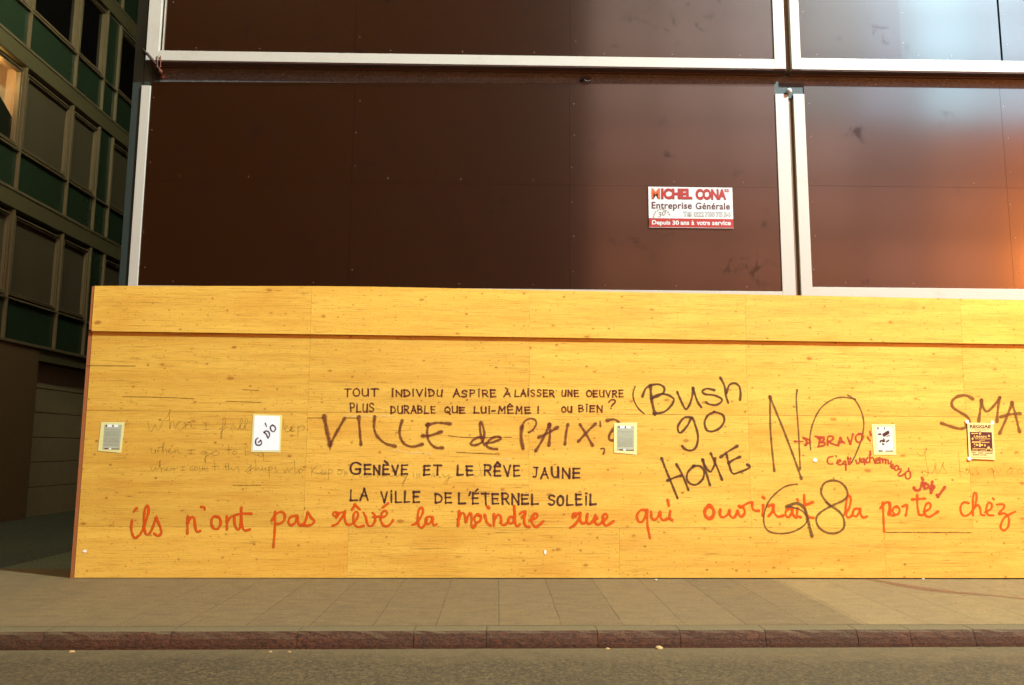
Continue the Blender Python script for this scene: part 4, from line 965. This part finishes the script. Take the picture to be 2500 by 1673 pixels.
# ================================================================== BEHIND THE CAMERA: far side of the street and the lamps
def far_building(name, x0, x1, y, h, label, lit):
    t = empty(name, ((x0+x1)/2, y, -.13), label, 'building')
    s = MB(); s.box(x0, x1, y-8, y, -.13, h); s.build('wall', M['lb_wall'] if lit else M['lb_shadow'], t)
    s = MB(); s.box(x0-.1, x1+.1, y-8.1, y+.1, h, h+.3); s.build('roof', M['lb_band'], t)
    s = MB()
    return t
dk = far_building('building', -50, 3.9, -26, 26, 'dark office block on the far side of the street', False)
z0 = 3.2; pane_me = None
while z0 < 25:
    x = -49
    while x < 1.5:
        s_ = None
        if pane_me is None:
            s = MB(); s.box(-.9, .9, -.02, .02, -.8, .8); o = s.build('window', M['lb_dark']); o.parent = dk; pane_me = o.data
        else:
            o = bpy.data.objects.new('window', pane_me); COL.objects.link(o); o.parent = dk
        o.location = Vector((x+1, -26+.03, z0+.9)) - Vector(dk.location); x += 2.6 if z0 > 0 else 9
    z0 += 3.3
gl_ = far_building('building', 4.4, 46, -30, 34, 'unseen office block with added glowing panes on the far side of the street', True)
wm = {}
def glow_mat(row, colm):
    "added glow for panel reflections: reddish low left, brighter right, cold white on top"
    t = max(0.0, min(1.0, (row-3.4)/4.2)); q = min(1.0, colm/7.0)
    lo = (1.0, .35, .19); hi = (1.0, .72, .60)
    c = [lo[i]*(1-t)+hi[i]*t for i in range(3)]; st = FACADE_GLOW*(.92 + 1.2*q)*(1+.25*t)
    if row <= 5 and colm >= 4: q2 = min(1, (colm-4)/2.2); c = [1.0, .38-.14*q2, .24-.20*q2]; st = FACADE_GLOW*(1.7+1.35*(colm-4))*(1 if row < 4 else .72 if row < 5 else .5)
    if row >= 6 and 3 <= colm <= 8: c = [[.9, .84, .78], [.74, .82, 1.0], [.56, .86, 1.0], [.62, .84, 1.0], [.80, .78, 1.0], [.9, .75, .85]][colm-3]; st = FACADE_GLOW*(1.7, 3.0, 7.2, 6.4, 4.2, 2.4)[colm-3]*(1 if row > 6 else .7)
    k_ = tuple(round(x, 2) for x in (*c, st))
    if k_ not in wm: wm[k_] = mat_emit('reflection_glow', k_[:3], k_[3])
    return wm[k_]
z0 = .6; row = 0
while z0 < 32:
    zc_ = z0+1.35; x = 4.6; colm = 0
    while x < 44:
        s = MB(); s.box(-1.6, 1.6, -.02, .02, -1.3, 1.3); o = s.build('window', glow_mat(row, colm)); o.parent = gl_  # glowing pane added to colour the reflections in the brown panels
        o.location = Vector((x+1.65, -30+.03, zc_)) - Vector(gl_.location); x += 3.5; colm += 1
    z0 += 3.0; row += 1

def lamp(spec, kind, label, aim):
    loc = Vector(spec['loc']); t = empty('street_lamp', loc if kind != 'pole' else (loc.x+1.2, loc.y-.6, -.13), label, 'street lamp')
    r = spec['size']/2
    s = MB(); s.tube([loc+Vector((0, 0, .02)), loc+Vector((0, 0, .10)), loc+Vector((0, 0, .22)), loc+Vector((0, 0, .26))], [r*1.1, r*1.15, r*.6, r*.2], 20); s.build('lamp_housing', M['metal'], t, smooth=False)
    s = MB()
    if kind == 'wall':
        s.tube([loc+Vector((0, 0, .24)), (loc.x+.3, loc.y, loc.z+.35), (-4.6, loc.y, loc.z+.35)], .03); s.build('fill_arm', M['metal'], t)
    elif kind == 'hung':
        s.tube([loc+Vector((0, 0, .26)), loc+Vector((0, 0, .9))], .02); s.tube([(loc.x, .5, loc.z+.6), (loc.x, loc.y, loc.z+.9), (loc.x, -26, loc.z+1.2)], .008, 6); s.build('suspension_cable', M['cable'], t)
    else:
        s.tube([(loc.x+1.2, loc.y-.6, -.13), (loc.x+1.2, loc.y-.6, loc.z), (loc.x+1.0, loc.y-.5, loc.z+.3), (loc.x, loc.y, loc.z+.26)], [.08, .06, .05, .04], 10); s.build('pole', M['metal'], t)
    ld = bpy.data.lights.new('lamp_light', 'AREA'); ld.shape = 'DISK'; ld.size = spec['size']; ld.energy = spec['power']; ld.color = spec['color']
    lo = bpy.data.objects.new('lamp_light', ld); COL.objects.link(lo); lo.parent = t
    lo.location = loc - t.location
    d = Vector(aim) - loc; lo.rotation_euler = d.to_track_quat('-Z', 'Y').to_euler()
    return t
lamp(COOL_LAMP, 'hung', 'cool white lamp hung over the middle of the street, out of the photo', (2.5, 0, 2.0))
lamp(WARM_LAMP, 'hung', 'warm lamp hung over the street near the alley, out of the photo', (-4.0, 0, 2.0))
lamp(AMBER_LAMP, 'pole', 'amber lamp on a pole down the street, out of the photo', (5.5, 0, 3.0))
lamp(ALLEY_FILL, 'wall', 'added fill light over the alley for the green office block, out of the photo', (-9.5, 8.0, 6.0))  # fill light added to brighten the block across the alley
